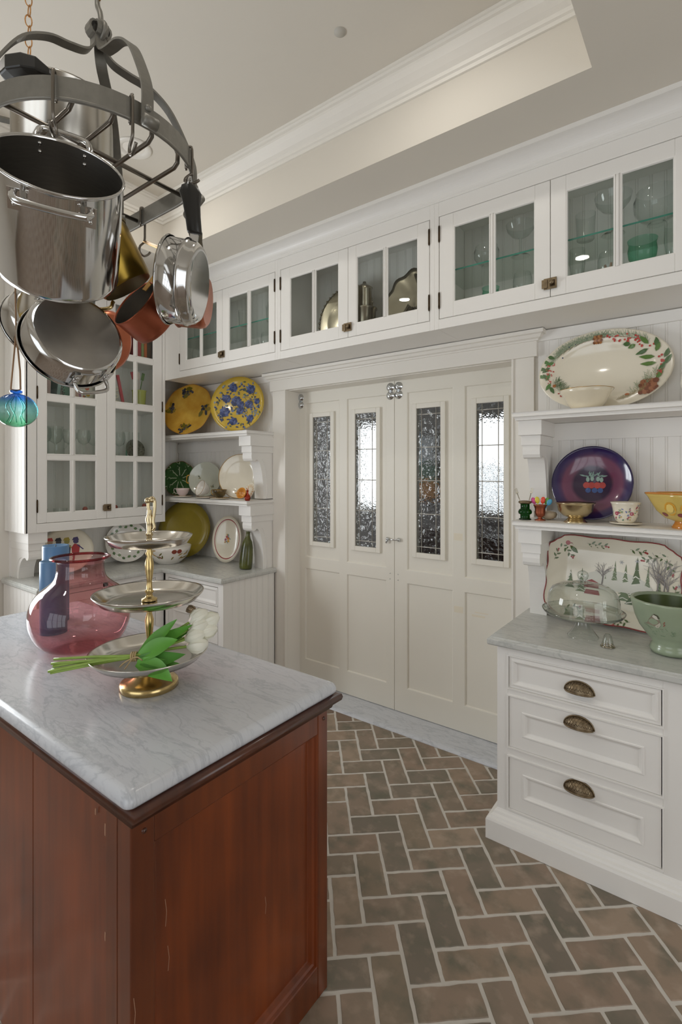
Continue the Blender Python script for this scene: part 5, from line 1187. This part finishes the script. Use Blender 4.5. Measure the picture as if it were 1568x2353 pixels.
# blue and yellow floral plate
bpz = [(0, 0), (.55, .01), (.85, .07), (1, .13)]
yl, fn = dish_on_wall('floral_plate', 'yellow plate covered with blue flowers on the upper corner shelf', 'plate', .225, -3.07, US, 10, M('sun_yellow_glaze', '#cfae3c', .14, noise=.1, nscale=10, coat=.5), front=bpz)
P = Paint(fn); BLs = ['#3d4a78', '#2f3d68', '#4f5c8c', '#5f6f9c']
for k in range(190):
    a, r = rd.uniform(0, 2 * PI), .2 * math.sqrt(rd.random()); u, v_ = r * math.cos(a), r * math.sin(a)
    P.leaf(u, v_, rd.uniform(0, 2 * PI), rd.uniform(.018, .034), .013, rd.choice(['#3d4a70', '#7f8f9c', '#56644a', '#6d7fa0', '#33406a']))
for k in range(16):
    a = rd.uniform(0, 2 * PI); r = rd.uniform(.02, .18); u, v_ = r * math.cos(a), r * math.sin(a); P.line([(u, v_), (u + rd.uniform(-.05, .05), v_ + rd.uniform(-.05, .05)), (u + rd.uniform(-.06, .06), v_ + rd.uniform(-.06, .06))], .0025, '#3f3f38')
for u, v_, s in ((-.02, .03, .05), (-.10, .05, .042), (.10, .12, .045), (.09, .0, .042), (-.11, -.06, .05), (.02, -.05, .04), (-.03, -.14, .04), (.11, -.12, .038), (-.05, .14, .042), (.16, .02, .03), (.02, .0, .035)):
    for k in range(11): a = 2 * PI * k / 7; q = s * (.55 if k < 7 else .22); P.dot(u + q * math.cos(a), v_ + q * math.sin(a), s * .33, BLs[k % 4], 8)
    P.dot(u, v_, s * .2, '#24305a')
P.build('painted_flowers', yl)
# lower corner shelf plates
gp, fn = dish_on_wall('leaf_plate', 'green cabbage leaf plate with pale veins on the lower corner shelf', 'plate', .155, -3.90, LS, 10, M('leaf_green_glaze', '#3f6a34', .15, noise=.35, nscale=18, coat=.5, dark='#274a22'), wav=lambda a: 1 + .02 * math.cos(9 * a), rimmat=M('brown_rim', '#7d5c3c', .3))
P = Paint(fn)
for k in range(9):
    a = R(40 * k + 12); P.line([(.03 * math.cos(a), .03 * math.sin(a)), (.09 * math.cos(a + .1), .09 * math.sin(a + .1)), (.15 * math.cos(a), .15 * math.sin(a))], .006, '#c3cdb0')
    for q in (.07, .10, .13): P.line([(q * math.cos(a), q * math.sin(a)), ((q + .02) * math.cos(a + .22), (q + .02) * math.sin(a + .22))], .003, '#b4c29e')
P.build('painted_veins', gp)
pg, fn = dish_on_wall('handled_plate', 'pale grey green plate with gold handles on the lower corner shelf', 'plate', .150, -3.535, LS, 10, M('celadon_glaze', '#b9bcae', .14, coat=.5))
for s in (-1, 1): MB().tube(spline([(s * .142, .035, .014), (s * .162, .03, .018), (s * .166, 0, .019), (s * .162, -.03, .018), (s * .142, -.035, .014)], 4), .0055, 7).build('gold_handle', GOLDR, pg)
P = Paint(fn)
for u, v_ in ((-.055, .02), (.07, -.06), (-.02, -.08)):
    for k in range(5): P.leaf(u, v_, R(rd.uniform(0, 360)), .02, .008, rd.choice(['#5f6a5c', '#8f8a6a', '#6f7a68']))
P.build('painted_sprigs', pg)
dish_on_wall('cream_plate', 'large cream plate with thin gold rim on the lower corner shelf', 'plate', .178, -3.08, LS, 8, CREAM, rimmat=GOLDR, rimr=.0018)
def teacup(x, y, z, s, mat, label, rot=(0, 0, 0), rimm=None):
    t = tag(empty('teacup', (x, y, z), rot), label, 'teacup'); lathe_obj('bowl', [(.0005, .002), (.02 * s, 0), (.021 * s, .006 * s), (.034 * s, .018 * s), (.042 * s, .040 * s), (.046 * s, .052 * s), (.044 * s, .052 * s), (.039 * s, .038 * s), (.03 * s, .018 * s), (.0005, .010 * s)], mat, t, 28)
    MB().tube(spline([(-.042 * s, 0, .045 * s), (-.062 * s, 0, .05 * s), (-.066 * s, 0, .032 * s), (-.052 * s, 0, .018 * s), (-.036 * s, 0, .018 * s)], 4), .0028, 6).build('handle', rimm or mat, t)
    if rimm: MB().tube([(.0455 * s * math.cos(R(15 * i)), .0455 * s * math.sin(R(15 * i)), .052 * s) for i in range(24)], .0013, 5, True).build('gold_rim', rimm, t)
    return t
def saucer(x, y, z, r, mat, label, rot=(0, 0, 0)): return plate('saucer', label, 'saucer', r, (x, y, z), rot, mat, [(0, .05), (.5, .05), (.9, .12), (1, .16)], th=.05, rimmat=GOLDR, rimr=.0011)
PINKC = M('pink_china', '#d8c4c0', .15, coat=.5); BLK = M('black_gold_china', '#2c2416', .15, coat=.5, noise=.6, nscale=30, dark='#6a5424'); ORC = M('amber_china', '#d79a45', .15, coat=.5)
saucer(-3.665, 2.612, LS + .001, .085, CHINA, 'white gold rimmed saucer nearest the tall cabinet'); teacup(-3.665, 2.612, LS + .010, 1.3, PINKC, 'white and pink teacup standing on its saucer nearest the tall cabinet', (0, 0, R(20)))
saucer(-3.36, 2.622, LS + .001, .082, CHINA, 'white saucer under the tilted white cup'); t = teacup(-3.36, 2.640, LS + .060, 1.45, CHINA, 'white cup with pink flowers tipped on its side to show the inside', (R(68), 0, R(-12)), GOLDR)
saucer(-3.165, 2.600, LS + .001, .08, CREAM, 'cream saucer under the black and gold cup'); teacup(-3.165, 2.600, LS + .010, 1.28, BLK, 'black and gold teacup on its saucer', (0, 0, R(10)), GOLDR)
t, fn = plate('saucer', 'fluted cream and amber saucer standing behind the amber cup', 'saucer', .068, (-2.885, 2.66, LS + .066), std(R(22), R(-8)), CREAM, [(0, 0), (.5, .02), (.9, .10), (1, .14)], th=.05); P = Paint(fn)
for k in range(14): a = 2 * PI * k / 14; P.leaf(.03 * math.cos(a), .03 * math.sin(a), a, .032, .010, '#d9b98c')
P.build('painted_rays', t)
teacup(-2.875, 2.605, LS + .042, .95, ORC, 'small amber cup tipped on its side at the end of the lower corner shelf', (R(70), 0, R(8)))
t = tag(empty('bud_vase', (-2.825, 2.585, LS)), 'tiny red orange bud vase at the end of the lower corner shelf', 'vase'); lathe_obj('body', [(.0005, 0), (.016, 0), (.022, .012), (.023, .028), (.016, .042), (.008, .054), (.007, .066), (.011, .078)], glass('red_orange_glass', '#e08a70', '#b85a44'), t, 24)
for k in (-1, 1): MB().tube([(k * .004, 0, .07), (k * .009, 0, .10)], [.004, .0008], 6).build('lip_point', M('orange_lip', '#b5583c', .3), t)

# ================================================================== CORNER COUNTER
ml = CZ + .001
dish_on_wall('mustard_charger', 'large mustard yellow charger leaning in the counter corner', 'plate', .245, -3.75, ml, 12, M('mustard_glaze', '#9c8a2e', .22, noise=.2, nscale=8, coat=.3), front=[(0, 0), (.62, 0), (.68, .025), (.72, .03), (1, .045)])
lb = tag(empty('leaf_bowl', (-3.64, 2.46, ml)), 'white bowl with painted autumn leaves on the corner counter', 'bowl'); pr = [(.09, .005), (.11, .015), (.148, .055), (.172, .105), (.180, .142)]
lathe_obj('body', [(.0005, 0)] + [(.09, 0)] + pr + [(.177, .143), (.165, .105), (.138, .055), (.09, .02), (.0005, .016)], CHINA, lb, 48); P = Paint(cyl_fn(pr, 1.015), True)
for k in range(26):
    a = R(rd.uniform(-150, 30)); v_ = rd.uniform(.035, .125); q = rd.uniform(0, 2 * PI); hx = rd.choice(['#a8873c', '#8f7a3a', '#b58f4a', '#6f6a34', '#8a4a30'])
    P.poly([(a + (.16 * math.cos(q) * x - .06 * math.sin(q) * y), v_ + (.016 * math.sin(q) * x + .008 * math.cos(q) * y)) for x, y in ((-1, 0), (-.3, .6), (.5, .5), (1, 0), (.5, -.5), (-.3, -.6))], hx)
for a in (R(-20), R(-6)): P.dot(a, .11, .12, '#8a4030', 10, .018)
P.build('painted_leaves', lb)
ov, fn = dish_on_wall('oval_plate', 'cream oval plate with red ring and small bouquet on the corner counter', 'plate', .128, -3.255, ml, 9, CREAM, ey=1.50, front=[(0, 0), (.72, 0), (.80, .04), (1, .10)])
P = Paint(fn)
for k in range(48):
    a, b = 2 * PI * k / 48, 2 * PI * (k + 1) / 48; f = lambda t, q: (.122 * q * math.cos(t), .122 * 1.5 * q * math.sin(t)); P.poly([f(a, .86), f(b, .86), f(b, .905), f(a, .905)], '#9c3f42')
for k in range(16): P.leaf(rd.uniform(-.015, .015), rd.uniform(-.025, .025), R(rd.uniform(0, 360)), .022, .008, rd.choice(['#6f8a5c', '#c08a4a', '#8a9a9c']))
for u, v_, h in ((-.014, -.004, '#b0627e'), (.008, .004, '#d08040'), (.010, -.018, '#d0a040'), (-.004, .018, '#b5545c')): P.dot(u, v_, .010, h, 8)
P.build('painted_bouquet', ov)
t = tag(empty('slumped_bottle', (-2.925, 2.655, ml), (R(-6), 0, 0)), 'flattened olive green glass bottle leaning under the corner shelf bracket', 'bottle')
pr = [(.0005, 0), (.038, 0), (.046, .008), (.048, .04), (.046, .12), (.042, .18), (.034, .22), (.020, .25), (.015, .27), (.015, .295), (.018, .302), (.016, .305), (.0005, .306)]; MB().lathe([(a * 1.15, b * .95) for a, b in pr], 32, ey=.85).build('body', M('olive_glass', '#5c6124', .25, coat=.15, noise=.3, nscale=9, dark='#33371a'), t)
# on the left run, leaning on the left wall
tl = R(12)
iv, fn = plate('ivy_plate', 'white plate with green ivy leaf border leaning under the tall cabinet', 'plate', .168, (XL + .018 + .168 * math.sin(tl) + .085, 2.265, ml + .168 * math.cos(tl) + .005), (PI / 2 - tl, 0, R(60)), CHINA)
P = Paint(fn)
for k in range(20): a = 2 * PI * k / 20; P.leaf(.130 * math.cos(a), .130 * math.sin(a), a + 1.2 + (k % 2) * .9, .030, .022, '#6f8a5a' if k % 2 else '#567548')
for k in range(40): a = 2 * PI * k / 40; P.line([(.130 * math.cos(a), .130 * math.sin(a)), (.130 * math.cos(a + .16), .130 * math.sin(a + .16))], .0016, '#8a9a78')
P.build('painted_ivy', iv)
an, fn = plate('figure_plate', 'large cream plate with colourful painted figures leaning behind the blue candles', 'plate', .180, (XL + .018 + .180 * math.sin(R(30)) + .06, 1.765, ml + .180 * math.cos(R(30)) + .008), (PI / 2 - R(30), 0, R(66)), CREAM, front=[(0, 0), (.75, 0), (.85, .03), (1, .06)])
P = Paint(fn)
for u, hat, bodyc, head in ((-.11, '#c0564e', '#3d3f5c', '#b99a80'), (-.055, '#3c3c44', '#b5a85a', '#54545c'), (.0, '#b5a552', '#454660', '#a8a060'), (.06, '#57507a', '#b04448', '#5a5378')):
    P.poly([(u - .026, -.03), (u + .02, -.035), (u + .028, .035), (u - .01, .05), (u - .03, .02)], bodyc); P.dot(u, .068, .019, head, 10); P.poly([(u - .026, .078), (u + .022, .078), (u + .012, .105), (u - .016, .10)], hat)
    P.poly([(u - .022, -.03), (u - .004, -.03), (u - .012, -.10), (u - .024, -.10)], bodyc); P.line([(u + .01, .04), (u + .05, .0)], .008, hat)
for k in range(14): P.dot(rd.uniform(-.075, -.035), rd.uniform(-.02, .04), .0028, '#3c3c34', 6)
P.line([(-.12, -.05), (-.135, -.12)], .010, '#a8873c'); P.build('painted_figures', an)
t = tag(empty('small_knob', (-3.60, 1.53, ml)), 'tiny dark glass bead on the counter beside the candles', 'bead'); lathe_obj('body', [(.0005, 0), (.007, .001), (.011, .008), (.008, .016), (.0005, .018)], M('dark_bead', '#2f3138', .2), t, 16)

# ================================================================== INSIDE THE CABINETS
def ORD(v, seq): return ('first', 'second', 'third', 'fourth', 'fifth', 'sixth', 'seventh')[list(seq).index(v)] + ' from the left'
def glassware(kind, x, y, z, label, group, s=1.0, mat=None, stem=None):
    t = tag(empty(kind, (x, y, z)), label, 'glass', group); m = mat or CLEAR; sm = stem or m
    s *= 1.25; S = lambda pr: [(a * s, b * s) for a, b in pr]
    if kind == 'wine_glass': lathe_obj('foot_and_stem', S([(.033, 0), (.030, .003), (.008, .007), (.004, .015), (.004, .075), (.008, .082)]), sm, t, 20); lathe_obj('bowl', S([(.008, .082), (.028, .095), (.037, .118), (.037, .145), (.032, .172)]), m, t, 24)
    elif kind == 'coupe_glass': lathe_obj('foot_and_stem', S([(.034, 0), (.030, .003), (.006, .008), (.005, .065), (.008, .07)]), sm, t, 20); lathe_obj('bowl', S([(.006, .07), (.03, .080), (.048, .10), (.055, .125)]), m, t, 24)
    elif kind == 'tumbler': lathe_obj('base', S([(.0005, .003), (.028, .002), (.029, .006)]), m, t, 20); lathe_obj('wall', S([(.029, .004), (.031, .05), (.034, .095)]), m, t, 24)
    elif kind == 'flute_glass': lathe_obj('foot_and_stem', S([(.03, 0), (.027, .003), (.005, .008), (.004, .06)]), sm, t, 20); lathe_obj('bowl', S([(.004, .06), (.018, .085), (.024, .13), (.023, .18)]), m, t, 24)
    elif kind == 'glass_bowl': lathe_obj('foot', S([(.03, 0), (.028, .004), (.018, .01)]), m, t, 20); lathe_obj('bowl', S([(.018, .01), (.05, .022), (.07, .05), (.074, .085), (.062, .115), (.064, .12)]), m, t, 32)
    return t
UB = UZ0 + .019; UG = UZ0 + .318 + .004
gA = 'clear glasses in the upper cabinet nearest the corner'
for k, x in enumerate((-3.38, -3.14, -2.84, -2.60, -2.53)): glassware('tumbler', x, 2.56 + .05 * (k % 2), UG + .0005, f'clear tumbler on the glass shelf of the corner upper cabinet, {ORD(x, (-3.38, -3.14, -2.84, -2.60, -2.53))}', gA + ', top', .95)
for k, x in enumerate((-3.40, -2.80, -2.60)): glassware('wine_glass', x, 2.57 + .05 * (k % 2), UB, f'clear stemmed glass at the bottom of the corner upper cabinet, {ORD(x, (-3.40, -2.80, -2.60))}', gA + ', bottom', 1.0)
t = tag(empty('yellow_dish', (-3.12, 2.60, UB)), 'small yellow dish at the bottom of the upper cabinet nearest the corner', 'dish'); lathe_obj('body', [(.0005, 0), (.03, 0), (.045, .02), (.055, .05), (.052, .05), (.028, .008), (.0005, .006)], M('butter_glaze', '#b8a860', .2), t)
t = tag(empty('blue_dish', (-2.705, 2.60, UB)), 'small blue and white dish at the bottom of the upper cabinet nearest the corner', 'dish'); lathe_obj('body', [(.0005, 0), (.025, 0), (.04, .015), (.046, .04), (.043, .04), (.024, .008), (.0005, .006)], M('blue_glaze', '#7d8fae', .2, noise=.4, nscale=40, dark='#d8d8d6'), t)
# silver
zc = UB
BWC = YW - .022
def silver(x, y, Rr, ey, tilt, label, name, wavk, front):
    z_, _y = lean(Rr * ey, zc, BWC, R(tilt), .014); o, fn = plate(name, label, 'tray', Rr, (x, y, z_ + .014), std(R(tilt)), SILVER, front=front, ey=ey, wav=wavk, seg=72)
    st_ = MB()                                                          # folding wire easel behind the tray
    for q in (-.06, .06): st_.tube([(q, -Rr * ey * .98, .03), (q, -Rr * ey * .99, -.012), (q * .8, Rr * .3, -.018), (q * .6, -Rr * ey * .80, -.09)], .0025, 6)
    st_.build('wire_easel', HINGE, o); return o, fn
o, fn = silver(-1.985, 2.70, .222, 1.0, 8, 'large round silver tray with beaded rim in the centre upper cabinet', 'silver_tray', None, [(0, 0), (.6, 0), (.66, .03), (.72, .04), (.95, .075), (1, .08)])
for k in range(44): a = 2 * PI * k / 44; MB().ball((.22 * math.cos(a), .22 * math.sin(a), .018), .0085, 7, 5).build('bead', SILVER, o)
o, fn = silver(-1.455, 2.685, .21, 1.02, 8, 'silver shell shaped platter with swirled flutes in the centre upper cabinet', 'shell_platter', lambda a: 1 + .045 * math.cos(11 * a), [(0, .0), (.3, .03), (.55, .0), (.75, .06), (.9, .06), (1, .10)])
for k in range(12):
    a = R(-150 + 20 * k); MB().tube([(.05 * math.cos(a), .05 * math.sin(a) + .02, .012), (.12 * math.cos(a + .25), .115 * math.sin(a + .25), .012), (.185 * math.cos(a + .4), .18 * math.sin(a + .4), .018)], .007, 6).build('flute', SILVER, o)
t = tag(empty('silver_bucket', (-1.765, 2.590, zc)), 'round silver bucket under the small silver cup', 'bucket'); lathe_obj('body', [(.0005, 0), (.062, 0), (.066, .012), (.072, .215), (.080, .222), (.080, .228), (.071, .228), (.062, .016), (.0005, .012)], SILVER, t)
t = tag(empty('silver_cup', (-1.765, 2.590, zc + .014)), 'silver cup standing inside the silver bucket', 'cup'); lathe_obj('body', [(.0005, 0), (.040, 0), (.044, .01), (.046, .33), (.052, .345), (.050, .346), (.042, .33), (.0005, .02)], SILVER, t); lathe_obj('lid', [(.050, .345), (.03, .362), (.012, .372), (.010, .384), (.0005, .388)], SILVER, t)
o, fn = plate('glass_dish', 'small cut glass dish leaning on the silver tray', 'dish', .075, (-1.98, 2.60, zc + .074), std(R(14)), CLEAR)
# right upper cabinet
glassware('glass_bowl', -.985, 2.60, UG + .0005, 'footed clear glass bowl at the left of the glass shelf above the doors', 'clear glasses on the right glass shelf', .72); glassware('coupe_glass', -.80, 2.58, UG + .0005, 'cut glass cocktail coupe on the glass shelf above the left pane', 'clear glasses on the right glass shelf', 1.05)
glassware('tumbler', -.50, 2.59, UG + .0005, 'clear tumbler behind the left pane of the rightmost glass door', 'clear glasses on the right glass shelf', 1.05); glassware('coupe_glass', -.385, 2.60, UG + .0005, 'clear coupe behind the muntin of the rightmost glass door', 'clear glasses on the right glass shelf', 1.15); glassware('glass_bowl', -.215, 2.61, UG + .0005, 'large round clear goblet bowl at the right of the glass shelf', 'clear glasses on the right glass shelf', 1.0)
t = tag(empty('coral', (-.42, 2.74, UB)), 'peach coloured coral ornament in the right upper cabinet', 'ornament'); mb = MB()
for k in range(7): a = R(20 + 22 * k); mb.tube([(0, 0, .0), (.03 * math.cos(a), .01 * (k % 2), .15 + .03 * math.sin(a)), (.075 * math.cos(a), .012 * (k % 3), .18 + .05 * math.sin(a))], [.012, .010, .005], 7)
mb.build('branches', M('peach_coral', '#c9a088', .7), t)
glassware('glass_bowl', -1.06, 2.58, UB, 'small clear footed bowl at the bottom left of the right upper cabinet', 'clear glasses at the bottom of the right upper cabinet', .62); glassware('wine_glass', -.79, 2.58, UB, 'clear round wine glass at the bottom of the right upper cabinet', 'clear glasses at the bottom of the right upper cabinet', 1.0); glassware('tumbler', -.71, 2.57, UB, 'clear tumbler beside the round wine glass above the doors', 'clear glasses at the bottom of the right upper cabinet', .9)
glassware('flute_glass', -.53, 2.56, UB, 'clear flute at the bottom left of the rightmost glass door', 'clear glasses at the bottom of the right upper cabinet', 1.15); glassware('wine_glass', -.40, 2.58, UB, 'clear wine glass beside the green goblet', 'clear glasses at the bottom of the right upper cabinet', 1.0); glassware('flute_glass', -.15, 2.57, UB, 'clear flute at the right edge of the photograph in the upper cabinet', 'clear glasses at the bottom of the right upper cabinet', 1.2)
def goblet(x, y, label, s):
    t = tag(empty('green_goblet', (x, y, UB)), label, 'goblet', 'green goblets'); lathe_obj('bowl', [(a * s, b * s) for a, b in [(.010, .105), (.030, .118), (.050, .145), (.054, .172), (.050, .20), (.055, .218)]], GREENG, t, 28); lathe_obj('foot_and_stem', [(a * s, b * s) for a, b in [(.040, 0), (.036, .004), (.010, .012), (.008, .085), (.014, .105)]], GREENG, t, 24)
goblet(-.955, 2.58, 'emerald green goblet partly behind the muntin of the left door above the double doors', .82); goblet(-.266, 2.57, 'emerald green goblet behind the right pane of the rightmost glass door', 1.08)

# left tall cabinet (x runs into the wall, y along it)
CXm = -3.90; S1, S2, S3, S4 = LZ0 + .020, 1.776, 2.191, 2.578
gL = 'clear glasses on the second shelf of the tall cabinet'
for y in (1.58, 1.67, 1.77, 1.86, 1.95, 2.05, 2.14): glassware('wine_glass', -3.84 - .03 * (int(y * 100) % 2), y, S2, f'clear wine glass on the second shelf of the tall left cabinet, {ORD(y, (1.58, 1.67, 1.77, 1.86, 1.95, 2.05, 2.14))}', gL, 1.0)
for y in (2.22, 2.30): glassware('flute_glass', -3.87, y, S2, f'green stemmed flute on the second shelf of the tall left cabinet, {"left" if y < 2.25 else "right"} one', 'green stemmed flutes in the tall cabinet', 1.0, None, GREENG)
t = tag(empty('glass_pitcher', (-3.985, 1.72, S2), (0, 0, R(90))), 'clear glass pitcher on the second shelf of the tall left cabinet', 'pitcher'); lathe_obj('body', [(.0005, .003), (.05, .002), (.06, .03), (.062, .12), (.05, .19), (.055, .24)], CLEAR, t, 32); MB().tube(spline([(.055, 0, .21), (.10, 0, .20), (.105, 0, .13), (.06, 0, .07)], 5), .006, 8).build('handle', CLEAR, t)
o, fn = plate('brown_plate', 'small dark transfer print plate on the second shelf of the tall left cabinet', 'plate', .085, (-3.93, 2.33, S2 + .085), (PI / 2 - R(12), 0, R(90)), M('transfer_print', '#8a8676', .2, noise=.5, nscale=60, dark='#4a4638'))
for k, y in enumerate((1.58, 1.70, 1.98, 2.22)): glassware('tumbler', CXm + .04 * (k % 2), y, S1, f'small clear glass on the bottom shelf of the tall left cabinet, {ORD(y, (1.58, 1.70, 1.98, 2.22))}', 'clear glasses on the bottom shelf of the tall cabinet', 1.1)
for y, lb in ((1.87, 'left'), (2.11, 'middle'), (2.36, 'right')):
    t = tag(empty('red_topped_bottle', (-3.84, y, S1)), f'small clear bottle with red stopper on the bottom shelf, {lb} of three', 'bottle'); lathe_obj('body', [(.0005, .002), (.02, .002), (.02, .07), (.012, .09), (.012, .105)], CLEAR, t, 20); lathe_obj('stopper', [(.012, .10), (.017, .106), (.018, .12), (.010, .132), (.0005, .134)], M('red_stopper', '#a85446', .4), t, 16)
# third shelf
def book(x, y, z, th, h, d, hexc, label, roty=0, grp=None):
    t = tag(empty('book', (x, y, z), (0, 0, 0)), label, 'book', grp); t.rotation_euler = (R(roty), 0, 0)
    mb = MB(); mb.box(-d, 0, 0, .003, 0, h).box(-d, 0, th - .003, th, 0, h); mb.box(-.003, 0, .003, th - .003, 0, h); mb.build('cover', M('book_' + hexc.lstrip('#'), hexc, .5, noise=.1, nscale=30), t); MB().box(-d + .003, -.004, .003, th - .003, .004, h - .004).build('pages', M('paper', '#ddd3bd', .8), t)
book(-3.80, 1.57, S3, .035, .25, .16, '#a88f88', 'pale pink patterned book leaning at the left of the third shelf', -2); book(-3.80, 1.645, S3, .022, .27, .18, '#7f9590', 'grey green thin book leaning on the third shelf', -6)
t = tag(empty('serrated_server', (-3.81, 1.745, S3), (R(13), 0, 0)), 'green tray with serrated edge leaning on the third shelf of the tall cabinet', 'tray'); mb = MB(); mb.box(-.012, 0, -.02, .02, 0, .30)
for k in range(14): mb.box(-.012, 0, -.032, -.02, .01 + k * .02, .02 + k * .02)
mb.build('body', M('leaf_green', '#4f7560', .35), t); MB().box(-.011, -.001, .02, .075, 0, .27).build('inner_band', M('dusty_pink', '#a8897c', .4), t)
t = tag(empty('painted_card', (-3.83, 1.855, S3), (0, R(-6), 0)), 'white card printed with coloured vases and fruit on the third shelf', 'card'); MB().box(-.004, 0, -.075, .075, 0, .19).build('card', M('card_white', '#c9c6b8', .5), t)
P = Paint(lambda u, v_: (.0006, u, v_))
P.poly([(-.06, .02), (-.02, .02), (-.012, .09), (-.066, .09)], '#93647a'); P.dot(.03, .12, .018, '#c0664c', 10); P.dot(.035, .07, .016, '#b89a44', 10); P.poly([(-.002, .02), (.012, .02), (.014, .06), (-.004, .06)], '#b8604a'); P.dot(.03, .025, .010, '#b8604a'); P.dot(-.04, .125, .012, '#c0a850')
for k in range(8): P.leaf(rd.uniform(-.02, .05), rd.uniform(.05, .15), R(rd.uniform(0, 360)), .03, .008, '#6f8a6a')
P.build('printed_vases', t)
for k in range(3): t = tag(empty('stacked_cup', (-3.84, 2.06, S3 + .002 + k * .055)), f'cream striped cup, {("bottom", "middle", "top")[k]} of the stack on the third shelf', 'cup'); lathe_obj('body', [(.0005, 0), (.028, 0), (.04, .02), (.044, .052), (.041, .052), (.026, .006), (.0005, .005)], CREAM, t, 24); MB().tube(spline([(0, .04, .042), (0, .068, .045), (0, .07, .02), (0, .036, .014)], 4), .004, 6).build('handle', CREAM, t)
t = tag(empty('lime_mug', (-3.80, 2.29, S3)), 'lime green pot holding utensils on the third shelf of the tall cabinet', 'mug'); lathe_obj('body', [(.0005, 0), (.044, 0), (.048, .01), (.054, .135), (.059, .148), (.053, .148), (.046, .02), (.0005, .012)], M('lime_glaze', '#a5a858', .25), t, 28)
for k, (a, hx, nm) in enumerate(((-16, '#b04048', 'red'), (12, '#5f7a48', 'green'), (-4, '#c9b8b0', 'pale'))):
    t = tag(empty('spatula', (-3.80, 2.28 + k * .008, S3 + .10), (R(-a), 0, 0)), f'{nm} handled utensil standing in the lime pot', 'utensil'); MB().tube([(0, 0, 0), (0, 0, .15)], .004, 6).build('handle', M('ut' + hx, hx, .4), t); MB().box(-.003, .003, -.012, .012, .14, .20).build('head', M('ut' + hx, hx, .4), t)
t = tag(empty('red_stick', (-3.83, 2.175, S3), (R(12), 0, 0)), 'long red stick leaning on the third shelf of the tall cabinet', 'utensil'); MB().box(-.006, .006, -.011, .011, 0, .26).build('stick', M('stick_red', '#b84a52', .4), t)
# top shelf books
for k, (y, th, h, hx, nm) in enumerate(((2.06, .05, .30, '#6f5a4a', 'brown'), (2.113, .035, .31, '#b39a7c', 'tan'), (2.15, .03, .29, '#4a3a32', 'dark brown'), (2.235, .035, .28, '#8f3438', 'dark red'), (2.272, .03, .30, '#a8494a', 'red'), (2.305, .022, .29, '#8f9a6a', 'sage green'), (2.33, .025, .30, '#c06a3a', 'orange'), (2.358, .035, .28, '#5f4f42', 'umber'), (1.60, .05, .29, '#7f8a8a', 'grey'), (1.66, .04, .30, '#8a6a5a', 'russet'))): book(-3.79, y, S4, th, h, .17, hx, f'{nm} book standing on the top shelf of the tall left cabinet')
